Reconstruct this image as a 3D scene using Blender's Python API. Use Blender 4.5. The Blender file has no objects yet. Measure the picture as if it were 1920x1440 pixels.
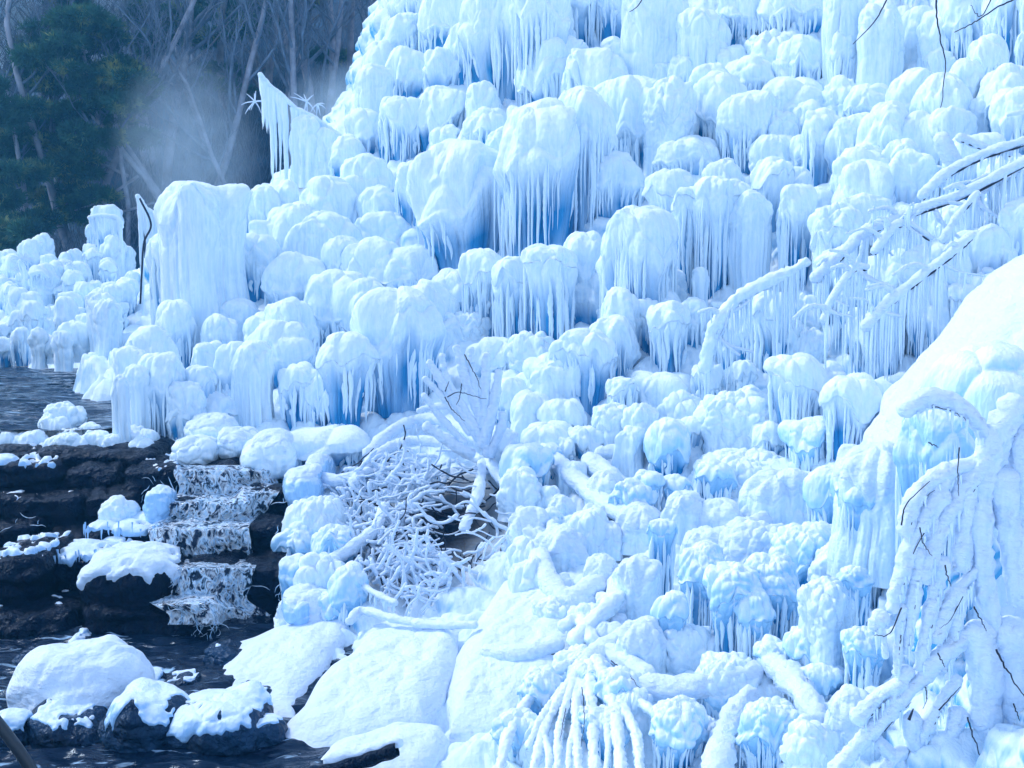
import bpy, math, random
import numpy as np
from math import radians as RAD, pi as PI, cos, sin, sqrt, atan2, tan
SC = bpy.context.scene
COL = SC.collection
# ------------------------------------------------------------------ camera
F = 2059.0
PITCH = math.atan(220 / F)
cam = bpy.data.objects.new('camera', bpy.data.cameras.new('camera'))
COL.objects.link(cam); SC.camera = cam
cam.data.sensor_width = 36.0
cam.data.lens = 36.0 * F / 1920
cam.data.clip_start = 0.05; cam.data.clip_end = 2000
cam.location = (0, 0, 0)
cam.rotation_euler = (PI / 2 - PITCH, 0, 0)
# ------------------------------------------------------------------ world, sun
W = bpy.data.worlds.new('World'); SC.world = W; W.use_nodes = True
wn = W.node_tree; bg = wn.nodes['Background']
sky = wn.nodes.new('ShaderNodeTexSky'); sky.sky_type = 'NISHITA'; sky.sun_disc = False
SUN_EL, SUN_AZ = RAD(48), RAD(-62)          # azimuth from +Y, negative = towards -X (behind the forest, upper left)
sky.sun_elevation = SUN_EL; sky.sun_rotation = SUN_AZ
sky.altitude = 1500; sky.air_density = 1.0; sky.dust_density = 0.1; sky.ozone_density = 4.5
tint = wn.nodes.new('ShaderNodeMix'); tint.data_type = 'RGBA'; tint.blend_type = 'MULTIPLY'; tint.inputs[0].default_value = 1; tint.inputs[7].default_value = (1.95, 1.42, 1.10, 1)
wn.links.new(sky.outputs[0], tint.inputs[6]); wn.links.new(tint.outputs[2], bg.inputs[0]); bg.inputs[1].default_value = 0.15
sl = bpy.data.lights.new('sun', 'SUN'); sl.energy = 1.0; sl.angle = RAD(10); sl.color = (1, 0.98, 0.96)
so = bpy.data.objects.new('sun', sl); COL.objects.link(so)
from mathutils import Vector
sdir = Vector((sin(SUN_AZ) * cos(SUN_EL), cos(SUN_AZ) * cos(SUN_EL), sin(SUN_EL)))
so.rotation_euler = sdir.to_track_quat('Z', 'Y').to_euler()
SC.view_settings.view_transform = 'Standard'; SC.view_settings.look = 'None'
SC.view_settings.exposure = 1.24; SC.view_settings.gamma = 1.0
try:
    SC.cycles.max_bounces = 8; SC.cycles.volume_bounces = 1; SC.cycles.diffuse_bounces = 5
    SC.cycles.volume_step_rate = 4; SC.cycles.use_denoising = True
    SC.cycles.use_adaptive_sampling = True; SC.cycles.adaptive_threshold = 0.02
except Exception: pass

# ------------------------------------------------------------------ projection
cp, sp = cos(PITCH), sin(PITCH)
def ray(u, v):
    x = (np.asarray(u, float) - 960) / F; y = -(np.asarray(v, float) - 720) / F
    dy = cp + y * sp
    return np.stack([x / dy, np.ones_like(x + y), (-sp + y * cp) / dy], -1)
def P(u, v, d): return ray(u, v) * np.asarray(d, float)[..., None]

# ------------------------------------------------------------------ noise
def _h(ix, iy, iz, s=0):
    n = (ix * 374761393 + iy * 668265263 + iz * 2147483647 + s * 974634777) & 0xFFFFFFFF
    n = ((n ^ (n >> 13)) * 1274126177) & 0xFFFFFFFF
    n = ((n ^ (n >> 16)) * 2246822519) & 0xFFFFFFFF
    return ((n ^ (n >> 15)) & 0xFFFFFF) / float(0xFFFFFF)
def vnoise(p, s=0):
    p = np.asarray(p, float); i = np.floor(p).astype(np.int64); f = p - i; f = f * f * (3 - 2 * f)
    r = 0
    for dx in (0, 1):
        wx = f[..., 0] if dx else 1 - f[..., 0]
        for dy in (0, 1):
            wy = f[..., 1] if dy else 1 - f[..., 1]
            for dz in (0, 1):
                wz = f[..., 2] if dz else 1 - f[..., 2]
                r = r + wx * wy * wz * _h(i[..., 0] + dx, i[..., 1] + dy, i[..., 2] + dz, s)
    return r * 2 - 1
def fbm(p, o=3, s=0):
    r = 0; a = 1; t = 0
    p = np.asarray(p, float)
    for k in range(o):
        r = r + a * vnoise(p * 2 ** k, s + k * 7); t += a; a *= .5
    return r / t
def worley(p, s=0):
    """rounded bumps: 1 at a cell's heart, falling to 0 at the seams"""
    p = np.asarray(p, float); sh = p.shape[:-1]; p = p.reshape(-1, 3)
    out = np.empty(len(p))
    for c in range(0, len(p), 200000):
        q = p[c:c + 200000]; i = np.floor(q).astype(np.int64)
        d1 = np.full(len(q), 9.0); d2 = np.full(len(q), 9.0)
        for dx in (-1, 0, 1):
            for dy in (-1, 0, 1):
                for dz in (-1, 0, 1):
                    a, b, e = i[:, 0] + dx, i[:, 1] + dy, i[:, 2] + dz
                    ox = a + _h(a, b, e, s + 1); oy = b + _h(a, b, e, s + 2); oz = e + _h(a, b, e, s + 3)
                    d = (q[:, 0] - ox) ** 2 + (q[:, 1] - oy) ** 2 + (q[:, 2] - oz) ** 2
                    m = d < d1
                    d2 = np.where(m, d1, np.minimum(d2, d)); d1 = np.where(m, d, d1)
        out[c:c + 200000] = 1 - np.exp(-3.0 * (np.sqrt(d2) - np.sqrt(d1)))
    return out.reshape(sh)

# ------------------------------------------------------------------ terrain height z(x, y)
POOL_Z, LOW_Z = -1.92, -3.22
ctl = [ # u, v, depth
 (0,1440,7.0),(300,1440,7.0),(600,1440,6.9),(750,1440,6.8),(950,1440,6.6),(1150,1440,6.3),(1300,1440,6.2),(1600,1440,5.6),(1900,1440,4.9),(2150,1440,4.5),
 (0,1300,8.2),(300,1300,8.2),(0,1200,9.3),(300,1200,9.4),(500,1180,9.5),(0,1000,10.8),(300,1000,10.8),(500,1000,10.8),(0,860,12),(300,860,12),(550,880,11.8),
 (650,1200,8.9),(900,1150,8.6),(800,1300,7.8),(750,1000,10),(900,850,11.5),(700,850,12),(1000,1000,9.6),(1100,1150,8.3),(1100,1300,7.2),
 (1300,1200,7.6),(1500,1300,6.7),(1200,1000,9.3),(1200,850,11),(1400,1000,9),(1400,850,10.6),(1600,900,9.7),(1600,1100,8),(1700,1300,6.2),(1900,1200,5.7),(1900,950,7.2),(1800,750,9.5),(1900,600,10.5),(2200,900,7),
 (0,700,19.5),(150,760,15.2),(0,800,13.3),(200,830,12.4),(-200,700,19.5),(-200,800,13.2),(-200,1000,10.8),(-200,1200,9.3),
 (100,640,22.5),(0,560,25.5),(0,500,28.5),(200,480,27.5),(250,590,21),
 (250,780,14.2),(350,600,16.8),(300,450,22),(400,420,20),(500,700,14.6),(500,500,18),(560,320,21.5),(700,700,14.2),(700,500,16.8),(700,270,20.8),(740,100,24),
 (900,600,14.9),(900,400,17.2),(900,200,20),(950,0,23),(1100,600,13.9),(1100,400,16.2),(1100,150,19.2),(1100,0,21),(1300,650,12.5),(1300,450,14.8),
 (1300,200,17.7),(1300,0,20),(1500,700,11.8),(1500,450,14),(1500,200,16.8),(1500,0,18.8),(1700,450,13),(1700,250,15.4),(1700,50,17.8),(1900,400,12.2),(1900,200,14.4),
 (1900,0,16.8),(2200,300,12.5),(2200,0,16),(1000,-300,27),(1400,-300,24),(1900,-300,21),(760,-150,27)]
cw = [tuple(P(u, v, d)) for u, v, d in ctl]
cw += [(-11, 33, -1.2), (-7, 32, -1.0), (-4.6, 30, -0.4), (-5.6, 26, .2), (-18, 33, -1), (-16, 20, -1.8), (-18, 10, -2), (-2, 33, 6), (3, 34, 10), (9, 34, 10), (14, 30, 9), (14, 10, 3), (8, 3.5, -1.5), (-6, 3, -3.3), (0, 3, -3.0), (-14, 27, -.5)]
cw = np.array(cw)
_K = lambda r: np.sqrt(r * r + 0.25)
_n = len(cw)
_A = np.zeros((_n + 3, _n + 3))
_dd = np.linalg.norm(cw[:, None, :2] - cw[None, :, :2], axis=-1)
_A[:_n, :_n] = _K(_dd) - np.eye(_n) * 0.12
_A[:_n, _n] = 1; _A[:_n, _n + 1:] = cw[:, :2]; _A[_n:, :_n] = _A[:_n, _n:].T
_w = np.linalg.solve(_A, np.concatenate([cw[:, 2], [0, 0, 0]]))
def HT(x, y):
    x = np.asarray(x, float); y = np.asarray(y, float); sh = x.shape
    x = x.ravel(); y = y.ravel(); out = np.empty(len(x))
    for c in range(0, len(x), 100000):
        a, b = x[c:c + 100000], y[c:c + 100000]
        r = np.hypot(a[:, None] - cw[None, :, 0], b[:, None] - cw[None, :, 1])
        out[c:c + 100000] = _K(r) @ _w[:_n] + _w[_n] + _w[_n + 1] * a + _w[_n + 2] * b
    return out.reshape(sh)
_ys = np.arange(3.5, 34, 0.05)
def hit(u, v):
    r = ray(u, v); X = r[0] * _ys; Z = r[2] * _ys
    b = Z < HT(X, _ys)
    k = int(np.argmax(b)) if b.any() else len(_ys) - 1
    return float(_ys[k])

# ------------------------------------------------------------------ mesh helpers
def mesh_from(name, V, Q, smooth=True):
    me = bpy.data.meshes.new(name)
    V = np.asarray(V, np.float32).reshape(-1, 3); Q = np.asarray(Q, np.int32)
    k = Q.shape[1]
    me.vertices.add(len(V)); me.vertices.foreach_set('co', V.ravel())
    me.loops.add(Q.size); me.loops.foreach_set('vertex_index', Q.ravel())
    me.polygons.add(len(Q)); me.polygons.foreach_set('loop_start', np.arange(0, Q.size, k, dtype=np.int32))
    me.polygons.foreach_set('use_smooth', np.full(len(Q), smooth))
    me.update(calc_edges=True)
    return me
class MB:
    def __init__(s): s.V = []; s.Q = []; s.n = 0
    def add(s, V, Q):
        V = np.asarray(V, float).reshape(-1, 3); s.V.append(V); s.Q.append(np.asarray(Q, int) + s.n); s.n += len(V)
    def grid(s, G, wrap=False):
        n, m = G.shape[:2]
        j = np.arange(m if wrap else m - 1); i = np.arange(n - 1)
        I, J = np.meshgrid(i, j, indexing='ij'); J2 = (J + 1) % m
        Q = np.stack([I * m + J, I * m + J2, (I + 1) * m + J2, (I + 1) * m + J], -1).reshape(-1, 4)
        s.add(G.reshape(-1, 3), Q)
    def build(s, name, mat, parent=None, smooth=True):
        me = mesh_from(name, np.concatenate(s.V), np.concatenate(s.Q), smooth)
        return link(name, me, mat, parent)
def link(name, me, mat, parent=None):
    o = bpy.data.objects.new(name, me); COL.objects.link(o)
    me.materials.append(mat)
    if parent is not None:
        o.parent = parent; o.location = [-c for c in parent.location]
    return o
def tag(o, label=None, cat=None, group=None, kind=None):
    if label: o['label'] = label
    if cat: o['category'] = cat
    if group: o['group'] = group
    if kind: o['kind'] = kind
    return o
def empty(name, loc, label, cat, group=None):
    o = bpy.data.objects.new(name, None); COL.objects.link(o); o.location = [float(c) for c in loc]; o.empty_display_size = .2
    return tag(o, label, cat, group)
def smooth_path(pts, n):
    p = np.asarray(pts, float); k = len(p)
    if k == 2: return p[0] + (p[1] - p[0]) * np.linspace(0, 1, n)[:, None]
    e = np.vstack([2 * p[0] - p[1], p, 2 * p[-1] - p[-2]])
    t = np.linspace(0, k - 1 - 1e-6, n); i = t.astype(int); f = (t - i)[:, None]
    a, b, c, d = e[i], e[i + 1], e[i + 2], e[i + 3]
    return .5 * (2 * b + (c - a) * f + (2 * a - 5 * b + 4 * c - d) * f ** 2 + (3 * b - a - 3 * c + d) * f ** 3)
def tube_grid(path, rad, sides=8):
    p = np.asarray(path, float); n = len(p); rad = np.broadcast_to(np.asarray(rad, float), (n,))
    t = np.gradient(p, axis=0); t /= np.linalg.norm(t, axis=1)[:, None] + 1e-9
    ref = np.array([0, 1, 0.01]); 
    if abs(t[:, 1]).mean() > .8: ref = np.array([0.01, 0, 1])
    a = np.cross(t, ref); a /= np.linalg.norm(a, axis=1)[:, None] + 1e-9
    b = np.cross(t, a)
    th = np.linspace(0, 2 * PI, sides, endpoint=False)
    G = p[:, None] + rad[:, None, None] * (a[:, None] * np.cos(th)[None, :, None] + b[:, None] * np.sin(th)[None, :, None])
    return G, a, b, th
def capped(path, rad, k=4):
    """round both ends of a tube path"""
    p = np.asarray(path, float); rad = np.broadcast_to(np.asarray(rad, float), (len(p),)).copy()
    d0 = p[0] - p[1]; d0 /= np.linalg.norm(d0) + 1e-9; d1 = p[-1] - p[-2]; d1 /= np.linalg.norm(d1) + 1e-9
    A = np.linspace(PI / 2, 0.08, k)
    s = [p[0] + d0 * rad[0] * sin(a) for a in A[:-1]] ; e = [p[-1] + d1 * rad[-1] * sin(a) for a in A[::-1][1:]]
    rs = [max(rad[0] * cos(a), rad[0] * .02) for a in A[:-1]]; re = [max(rad[-1] * cos(a), rad[-1] * .02) for a in A[::-1][1:]]
    return np.vstack([s, p, e]), np.concatenate([rs, rad, re])

# ------------------------------------------------------------------ materials
def newmat(name):
    m = bpy.data.materials.new(name); m.use_nodes = True
    nt = m.node_tree; return m, nt, nt.nodes['Principled BSDF']
def noise_node(nt, scale, detail=4, vec=None, stretch=None):
    n = nt.nodes.new('ShaderNodeTexNoise'); n.inputs['Scale'].default_value = scale; n.inputs['Detail'].default_value = detail
    g = nt.nodes.new('ShaderNodeNewGeometry')
    if stretch:
        mp = nt.nodes.new('ShaderNodeMapping'); mp.inputs['Scale'].default_value = stretch
        nt.links.new(g.outputs['Position'], mp.inputs[0]); nt.links.new(mp.outputs[0], n.inputs['Vector'])
    else: nt.links.new(g.outputs['Position'], n.inputs['Vector'])
    return n
def ramp(nt, src, stops):
    r = nt.nodes.new('ShaderNodeValToRGB'); e = r.color_ramp.elements
    while len(e) < len(stops): e.new(.5)
    for k, (p, c) in enumerate(stops):
        e[k].position = p; e[k].color = (*c, 1) if len(c) == 3 else c
    nt.links.new(src, r.inputs[0]); return r
def bump(nt, bsdf, src, strength, dist, prev=None):
    b = nt.nodes.new('ShaderNodeBump'); b.inputs['Strength'].default_value = strength; b.inputs['Distance'].default_value = dist
    nt.links.new(src, b.inputs['Height'])
    if prev: nt.links.new(prev.outputs[0], b.inputs['Normal'])
    nt.links.new(b.outputs[0], bsdf.inputs['Normal']); return b
def icemat(name, ice, snow, lo=.25, hi=.75, sss=.0, rough=.22, srough=.75, streak=True):
    m, nt, b = newmat(name)
    g = nt.nodes.new('ShaderNodeNewGeometry'); sx = nt.nodes.new('ShaderNodeSeparateXYZ'); nt.links.new(g.outputs['Normal'], sx.inputs[0])
    n = noise_node(nt, 9, 4)
    ad = nt.nodes.new('ShaderNodeMath'); ad.operation = 'MULTIPLY_ADD'; nt.links.new(n.outputs[0], ad.inputs[0]); ad.inputs[1].default_value = .5; nt.links.new(sx.outputs[2], ad.inputs[2])
    r = ramp(nt, ad.outputs[0], [(lo + .25, (0, 0, 0)), (hi + .25, (1, 1, 1))])
    # cloudy and clear bands inside the ice
    nb = noise_node(nt, 1.0, 5, stretch=(26, 26, 2.2))
    rb = ramp(nt, nb.outputs[0], [(.3, tuple(c * .80 for c in ice[:1]) + (ice[1] * .90, ice[2] * .97)), (.7, tuple(min(1, c * 1.06) for c in ice))])
    mx = nt.nodes.new('ShaderNodeMix'); mx.data_type = 'RGBA'
    nt.links.new(r.outputs[0], mx.inputs[0]); nt.links.new(rb.outputs[0], mx.inputs[6]); mx.inputs[7].default_value = (*snow, 1)
    at = nt.nodes.new('ShaderNodeAttribute'); at.attribute_name = 'core_shade'
    m3 = nt.nodes.new('ShaderNodeMix'); m3.data_type = 'RGBA'; nt.links.new(at.outputs['Fac'], m3.inputs[0]); nt.links.new(mx.outputs[2], m3.inputs[6]); m3.inputs[7].default_value = (.03, .28, .56, 1)  # deep blue ice, with the shade of the recesses painted into its colour
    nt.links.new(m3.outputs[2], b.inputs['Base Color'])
    rr = nt.nodes.new('ShaderNodeMapRange'); nt.links.new(r.outputs[0], rr.inputs[0]); rr.inputs[3].default_value = rough; rr.inputs[4].default_value = srough
    nt.links.new(rr.outputs[0], b.inputs['Roughness'])
    b.inputs['IOR'].default_value = 1.31
    if sss:
        b.inputs['Subsurface Weight'].default_value = sss; b.inputs['Subsurface Radius'].default_value = (.3, .8, 1.0); b.inputs['Subsurface Scale'].default_value = .06
    f = noise_node(nt, 1.0, 4, stretch=(45, 45, 9) if streak else (30, 30, 30))
    b1 = bump(nt, b, f.outputs[0], .55, .02)
    f2 = noise_node(nt, 130, 2)
    bump(nt, b, f2.outputs[0], .2, .006, b1)
    return m
M_ICE = icemat('icefall_ice', (.78, .895, .98), (.88, .945, .99), lo=.0, hi=.8)
M_CORE = icemat('blue_ice_core', (.50, .76, .94), (.86, .94, 1.0), lo=.1, hi=.8)
M_LOW = icemat('blue_rime_ice', (.45, .73, .93), (.87, .94, 1.0), lo=-.05, hi=.6)
M_BLUE = icemat('old_blue_ice', (.08, .40, .66), (.82, .92, .98), lo=-.05, hi=.5)
M_CAP = icemat('frosted_ice', (.78, .90, .985), (.88, .94, 1.0), lo=.0, hi=.6, streak=False)
M_SNOW = icemat('snow_crust', (.70, .82, .95), (.78, .86, .95), lo=-.3, hi=.4, rough=.6, streak=False)
_b = M_SNOW.node_tree.nodes['Principled BSDF']; _pb = _b.inputs['Normal'].links[0].from_node
bump(M_SNOW.node_tree, _b, noise_node(M_SNOW.node_tree, 1.0, 6, stretch=(7, 7, 16)).outputs[0], .75, .05, _pb)
M_CLEAR = icemat('glassy_ice', (.42, .66, .90), (.82, .92, 1.0), lo=.35, hi=1.0, rough=.08, srough=.35, streak=True)
def simple(name, col, rough, bscale=20, bstr=.4, bdist=.02, col2=None, spec=.5, metal=0, cs=3.0):
    m, nt, b = newmat(name)
    n = noise_node(nt, cs, 5)
    c2 = col2 or tuple(c * .55 for c in col)
    r = ramp(nt, n.outputs[0], [(.35, c2), (.65, col)])
    nt.links.new(r.outputs[0], b.inputs['Base Color']); b.inputs['Roughness'].default_value = rough
    b.inputs['Specular IOR Level'].default_value = spec; b.inputs['Metallic'].default_value = metal
    if bstr: bump(nt, b, noise_node(nt, bscale, 5).outputs[0], bstr, bdist)
    return m
M_ROCK = simple('wet_dark_rock', (.001, .005, .016), .20, 22, 1.0, .05, (.0005, .002, .008), spec=.18)
M_ROCK2 = simple('grey_wet_rock', (.010, .040, .085), .20, 18, 1.0, .05, (.002, .009, .022), spec=.45)
for m_, t_ in ((M_ROCK, (.25, .55, 1, 1)), (M_ROCK2, (.35, .62, 1, 1))): m_.node_tree.nodes['Principled BSDF'].inputs['Specular Tint'].default_value = t_
M_TWIG = simple('dark_twig_bark', (.012, .022, .045), .7, 60, .4, .004)
M_BARK = simple('tree_bark', (.30, .33, .40), .85, 20, .5, .02)
M_TREE = simple('bare_bark', (.14, .20, .28), .85, 20, .5, .02)
M_PIPE = simple('dark_plastic', (.02, .03, .04), .35, 60, .1, .002)
def leafmat():
    m, nt, b = newmat('pine_needles')
    n = noise_node(nt, 1.3, 4)
    r = ramp(nt, n.outputs[0], [(.32, (.02, .08, .07)), (.55, (.05, .15, .09)), (.70, (.42, .46, .16))])  # yellow stop paints sunlit tips into the needle colour
    nt.links.new(r.outputs[0], b.inputs['Base Color']); b.inputs['Roughness'].default_value = .6
    tr = nt.nodes.new('ShaderNodeBsdfTranslucent'); nt.links.new(r.outputs[0], tr.inputs[0])
    mx = nt.nodes.new('ShaderNodeMixShader'); mx.inputs[0].default_value = .5
    nt.links.new(b.outputs[0], mx.inputs[1]); nt.links.new(tr.outputs[0], mx.inputs[2]); nt.links.new(mx.outputs[0], nt.nodes['Material Output'].inputs[0])
    return m
M_NEEDLE = leafmat()
def watermat(name, deep, foam, lo, hi, stretch, bs=1.0, rough=.05):
    m, nt, b = newmat(name)
    n = noise_node(nt, 1.0, 6, stretch=stretch); n.inputs['Distortion'].default_value = 1.2
    r = ramp(nt, n.outputs[0], [(lo, deep), (hi, foam)])
    nt.links.new(r.outputs[0], b.inputs['Base Color'])
    b.inputs['Roughness'].default_value = rough; b.inputs['IOR'].default_value = 1.33
    bump(nt, b, noise_node(nt, 1.0, 6, stretch=tuple(c * 1.6 for c in stretch)).outputs[0], bs, .05)
    return m
M_POOL = watermat('pool_water', (.004, .02, .045), (.45, .65, .8), .60, .72, (1.4, 7, 7), .8)
M_STREAM = watermat('stream_water', (.003, .012, .03), (.5, .72, .9), .60, .72, (3, 7, 7), .6)
M_FALL = watermat('falling_water', (.01, .03, .06), (.80, .90, 1.0), .38, .62, (10, 10, 7), 1.2)
fe = [n for n in M_FALL.node_tree.nodes if n.type == 'VALTORGB'][0].color_ramp.elements
for p_, c_ in ((.46, (.6, .82, 1, 1)), (.52, (.88, .95, 1, 1))):
    e_ = fe.new(p_); e_.color = c_
fe[0].position = .38; fe[-1].position = .62; fe[-1].color = (.01, .03, .07, 1)
for m_ in (M_POOL, M_STREAM): m_.node_tree.nodes['Principled BSDF'].inputs['Specular Tint'].default_value = (.45, .72, 1, 1)
M_SPLASH = icemat('white_water', (.45, .68, .88), (.9, .96, 1), lo=.1, hi=.7, rough=.05, srough=.15)

# ------------------------------------------------------------------ ground sheet
def build_ground():
    nx, ny = 900, 640
    a = np.concatenate([np.linspace(-1.1, -.62, 60)[:-1], np.linspace(-.62, .62, nx - 130), np.linspace(.62, 1.4, 72)[1:]]); y = 3.0 * (34 / 3.0) ** np.linspace(0, 1, ny)
    A, Y = np.meshgrid(a, y); X = A * Y
    Z = HT(X, Y)
    sx = np.gradient(Z, axis=1) / np.gradient(X, axis=1); sy = np.gradient(Z, axis=0) / (np.gradient(Y, axis=0))
    slope = np.clip(np.hypot(sx, sy), 0, 3)
    Pt = np.stack([X, Y, Z * .7], -1)
    # rock zone of the cascade and water beds stay low and even
    rock = ((X < -1.62 - (Y - 7) * .17) & (Y < 12.3)).astype(float)
    Pt0 = np.stack([X, Y, 0 * X], -1)
    rock = np.maximum(rock, np.exp(-(((X + .72) / .78) ** 2 + ((Y - 10.25) / .95) ** 2) ** 2))  # brushwood hollow: shade under the twigs painted into the ground colour
    pool = np.clip((-.378 - X / Y + .02 * fbm(Pt0 * 1.5, 2, 4)) / .02, 0, 1) * np.clip((Y - 12.9) / .3, 0, 1) * np.clip((20.5 - Y) / .6, 0, 1)
    bed = np.clip(1 - np.abs(Z - POOL_Z) / .25, 0, 1) * (Y > 12.4) * (X < -5.2)
    b1 = worley(Pt * 2.2, 3) ; b2 = worley(Pt * 6.5, 5)
    amp = .16 + .10 * np.clip(slope, 0, 1)
    d = (b1 * amp + b2 * .05 + .12 * fbm(Pt * .9, 3, 9)) * (1 - .75 * rock)
    # gullies running down the steep faces
    fl = np.abs(vnoise(np.stack([X * 9 + 1.2 * vnoise(Pt * 1.3, 8), Y * 9, Z * .6], -1), 12))
    d -= np.clip(slope - .5, 0, 1) * .12 * (1 - fl) * (1 - rock)
    nrm = np.stack([-sx, -sy, np.ones_like(sx)], -1); nrm /= np.linalg.norm(nrm, axis=-1, keepdims=True)
    G = np.stack([X, Y, Z], -1) + nrm * d[..., None] - np.array([0, 0, .14])
    G[..., 2] -= np.clip(bed * 1.6, 0, 1) * .34; G[..., 2] = np.where(pool > 0, np.minimum(G[..., 2], G[..., 2] * (1 - pool) + (POOL_Z - .15) * pool), G[..., 2])
    mb = MB(); mb.grid(G)
    m, nt, bs = newmat('iced_ground')
    o = mb.build('iced_slope', M_ICE)
    me = o.data
    at = me.attributes.new('rock', 'FLOAT', 'POINT'); at.data.foreach_set('value', rock.ravel().astype(np.float32))  # cascade rock plus the painted dark of the brushwood hollow
    bpy.data.materials.remove(m)
    m = M_BLUE.copy(); m.name = 'iced_ground'; nt = m.node_tree; b = nt.nodes['Principled BSDF']
    src = b.inputs['Base Color'].links[0].from_socket
    an = nt.nodes.new('ShaderNodeAttribute'); an.attribute_name = 'rock'  # cascade rock plus the painted shade of the brushwood hollow
    mx = nt.nodes.new('ShaderNodeMix'); mx.data_type = 'RGBA'; nt.links.new(an.outputs['Fac'], mx.inputs[0]); nt.links.new(src, mx.inputs[6]); mx.inputs[7].default_value = (.008, .012, .02, 1)
    nt.links.new(mx.outputs[2], b.inputs['Base Color'])
    ms = nt.nodes.new('ShaderNodeMath'); ms.operation = 'MULTIPLY_ADD'; nt.links.new(an.outputs['Fac'], ms.inputs[0]); ms.inputs[1].default_value = -.46; ms.inputs[2].default_value = .5
    nt.links.new(ms.outputs[0], b.inputs['Specular IOR Level']); mx.inputs[7].default_value = (.001, .006, .018, 1)
    me.materials[0] = m
    tag(o, kind='structure', label='frozen hillside covered with lumpy blue white ice')
    o.name = 'hill_slope'
build_ground()

# ------------------------------------------------------------------ ice formations
def profile_cells(rng, n, wmin, wmax):
    """a ring of flutes: table of bulge height and of flute length over the angle"""
    T = np.zeros(n); L = np.zeros(n); D = np.zeros(n); p = 0.0
    while p < n:
        w = rng.uniform(wmin, wmax) * n; e = min(n, p + w)
        i = np.arange(int(p), int(e));
        if len(i):
            x = (i - p) / max(e - p, 1) * 2 - 1
            T[i] = np.sqrt(np.clip(1 - x * x, 0, 1)); l = rng.random(); L[i] = l; D[i] = rng.random()
        p = e
    return T, L, D
def tablook(T, th): 
    n = len(T); q = (th / (2 * PI)) % 1 * n; i = q.astype(int) % n; f = q - np.floor(q)
    return T[i] * (1 - f) + T[(i + 1) % n] * f
def key_of(st): return 'm' if 'm' in st else ('k' if 'k' in st else st[0])
def formation(name, u, vt, vb, w, style, seed, label, group, d=None, cat=None):
    """one frozen bulge. style letters: c column to the ground, h hanging curtain, m mushroom, k knobbly, r round boss, s smooth"""
    rng = random.Random(seed)
    d0 = d if d else hit(u, min(vb, 1500)); sc = d0 / F
    w = w * (1.08 if 'c' in style else rng.uniform(1.05, 1.38)); R = w / 2 * sc; ry = R * .85
    cy = d0 + ry * .7
    C = P(u, vb, d0); cx = (u - 960) / F * cy * 1.0
    zt = float(P(u, vt, cy)[2]); zb = float(C[2]) - .12
    H = zt - zb
    if H < .05: H = .05
    if style == 's' and vb < 880 and w > 42 and rng.random() < .72: style = 'h'
    knob = 'k' in style; mush = 'm' in style; hang = 'h' in style or mush; rnd = 'r' in style
    dome = min(R * (rng.uniform(.75, 1.05) if mush else rng.uniform(1.0, 1.4)), H * .5)
    taper = .50 if mush else (.66 if hang else .95)
    if 'c' in style and w > 120: dome = R * .5
    if rnd: dome = min(R * 1.0, H * .8)
    nc = int(np.clip(w * 1.5, 44, 300)); nd = int(np.clip(w * .3, 10, 46)); nr = int(np.clip((vb - vt) * .35, 8, 90))
    th = np.linspace(0, 2 * PI, nc, endpoint=False)
    cyl = np.stack([np.cos(th), np.sin(th)], -1)
    o3 = rng.random() * 100
    rim = 1 + .24 * vnoise(np.stack([cyl[:, 0] * 1.1 + o3, cyl[:, 1] * 1.1, 0 * th], -1), seed % 97) + .10 * vnoise(np.stack([cyl[:, 0] * 3.0 + o3, cyl[:, 1] * 3.0, 0 * th], -1), 3)
    sag = vnoise(np.stack([cyl[:, 0] * 1.3, cyl[:, 1] * 1.3 + o3, 0 * th], -1), seed % 89) + .5 * vnoise(np.stack([cyl[:, 0] * 3.5, cyl[:, 1] * 3.5 + o3, 0 * th], -1), seed % 71)
    fw = 9.0 / max(w * PI, 30)
    T1, L1, D1 = profile_cells(rng, 2048, fw * 1.3, fw * 4.5)
    T2, L2, D2 = profile_cells(rng, 2048, fw * .45, fw * 1.3)
    smooth_ = key_of(style) == 's'
    ph = np.concatenate([[.0005], np.linspace(.04, PI / 2, nd - 1)]); s = np.linspace(0, 1, nr + 1)[1:]
    Hc = max(zt - dome - zb, .02)
    # profile rows: q = radius factor, z, S (0 on the dome, 0..1 down the curtain)
    pr_r = np.concatenate([np.sin(ph) ** .85, np.zeros(nr)]); pr_z = np.concatenate([zt - dome * (1 - np.cos(ph)), zt - dome - s * Hc]); S1 = np.concatenate([0 * ph, s])
    if mush: body = np.where(s < .12, 1 - .11 * np.sin(s / .12 * PI / 2), .89 - (.89 - taper) * np.clip((s - .12) / .88, 0, 1) ** .8)
    elif hang: body = 1 + .05 * np.sin(np.clip(s * 5, 0, 1) * PI) - (1 - taper) * np.clip((s - .1) / .9, 0, 1) ** 1.1
    elif smooth_: body = 1 + .16 * s ** .8
    else: body = 1 + .03 * np.sin(s * 9 + o3) + .10 * np.clip((s - .75) / .25, 0, 1) ** 2
    pr_r[nd:] = body
    TH, S = np.meshgrid(th, S1); RRf = np.broadcast_to(pr_r[:, None], TH.shape); Zr = np.broadcast_to(pr_z[:, None], TH.shape)
    rimf = 1 + (rim[None] - 1) * np.clip(RRf, 0, 1)
    leanx = .10 * R * vnoise(np.stack([Zr / (R * 1.6), 0 * Zr + o3, 0 * Zr], -1), 31) * np.clip(S1[:, None] * 3, 0, 1)
    q = np.stack([R * RRf * rimf * np.cos(TH) + leanx, R * RRf * rimf * np.sin(TH) * .85, Zr], -1)
    nz = np.concatenate([np.cos(ph), 0 * s])[:, None]; nh = np.concatenate([np.sin(ph), 0 * s + 1])[:, None]
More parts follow.
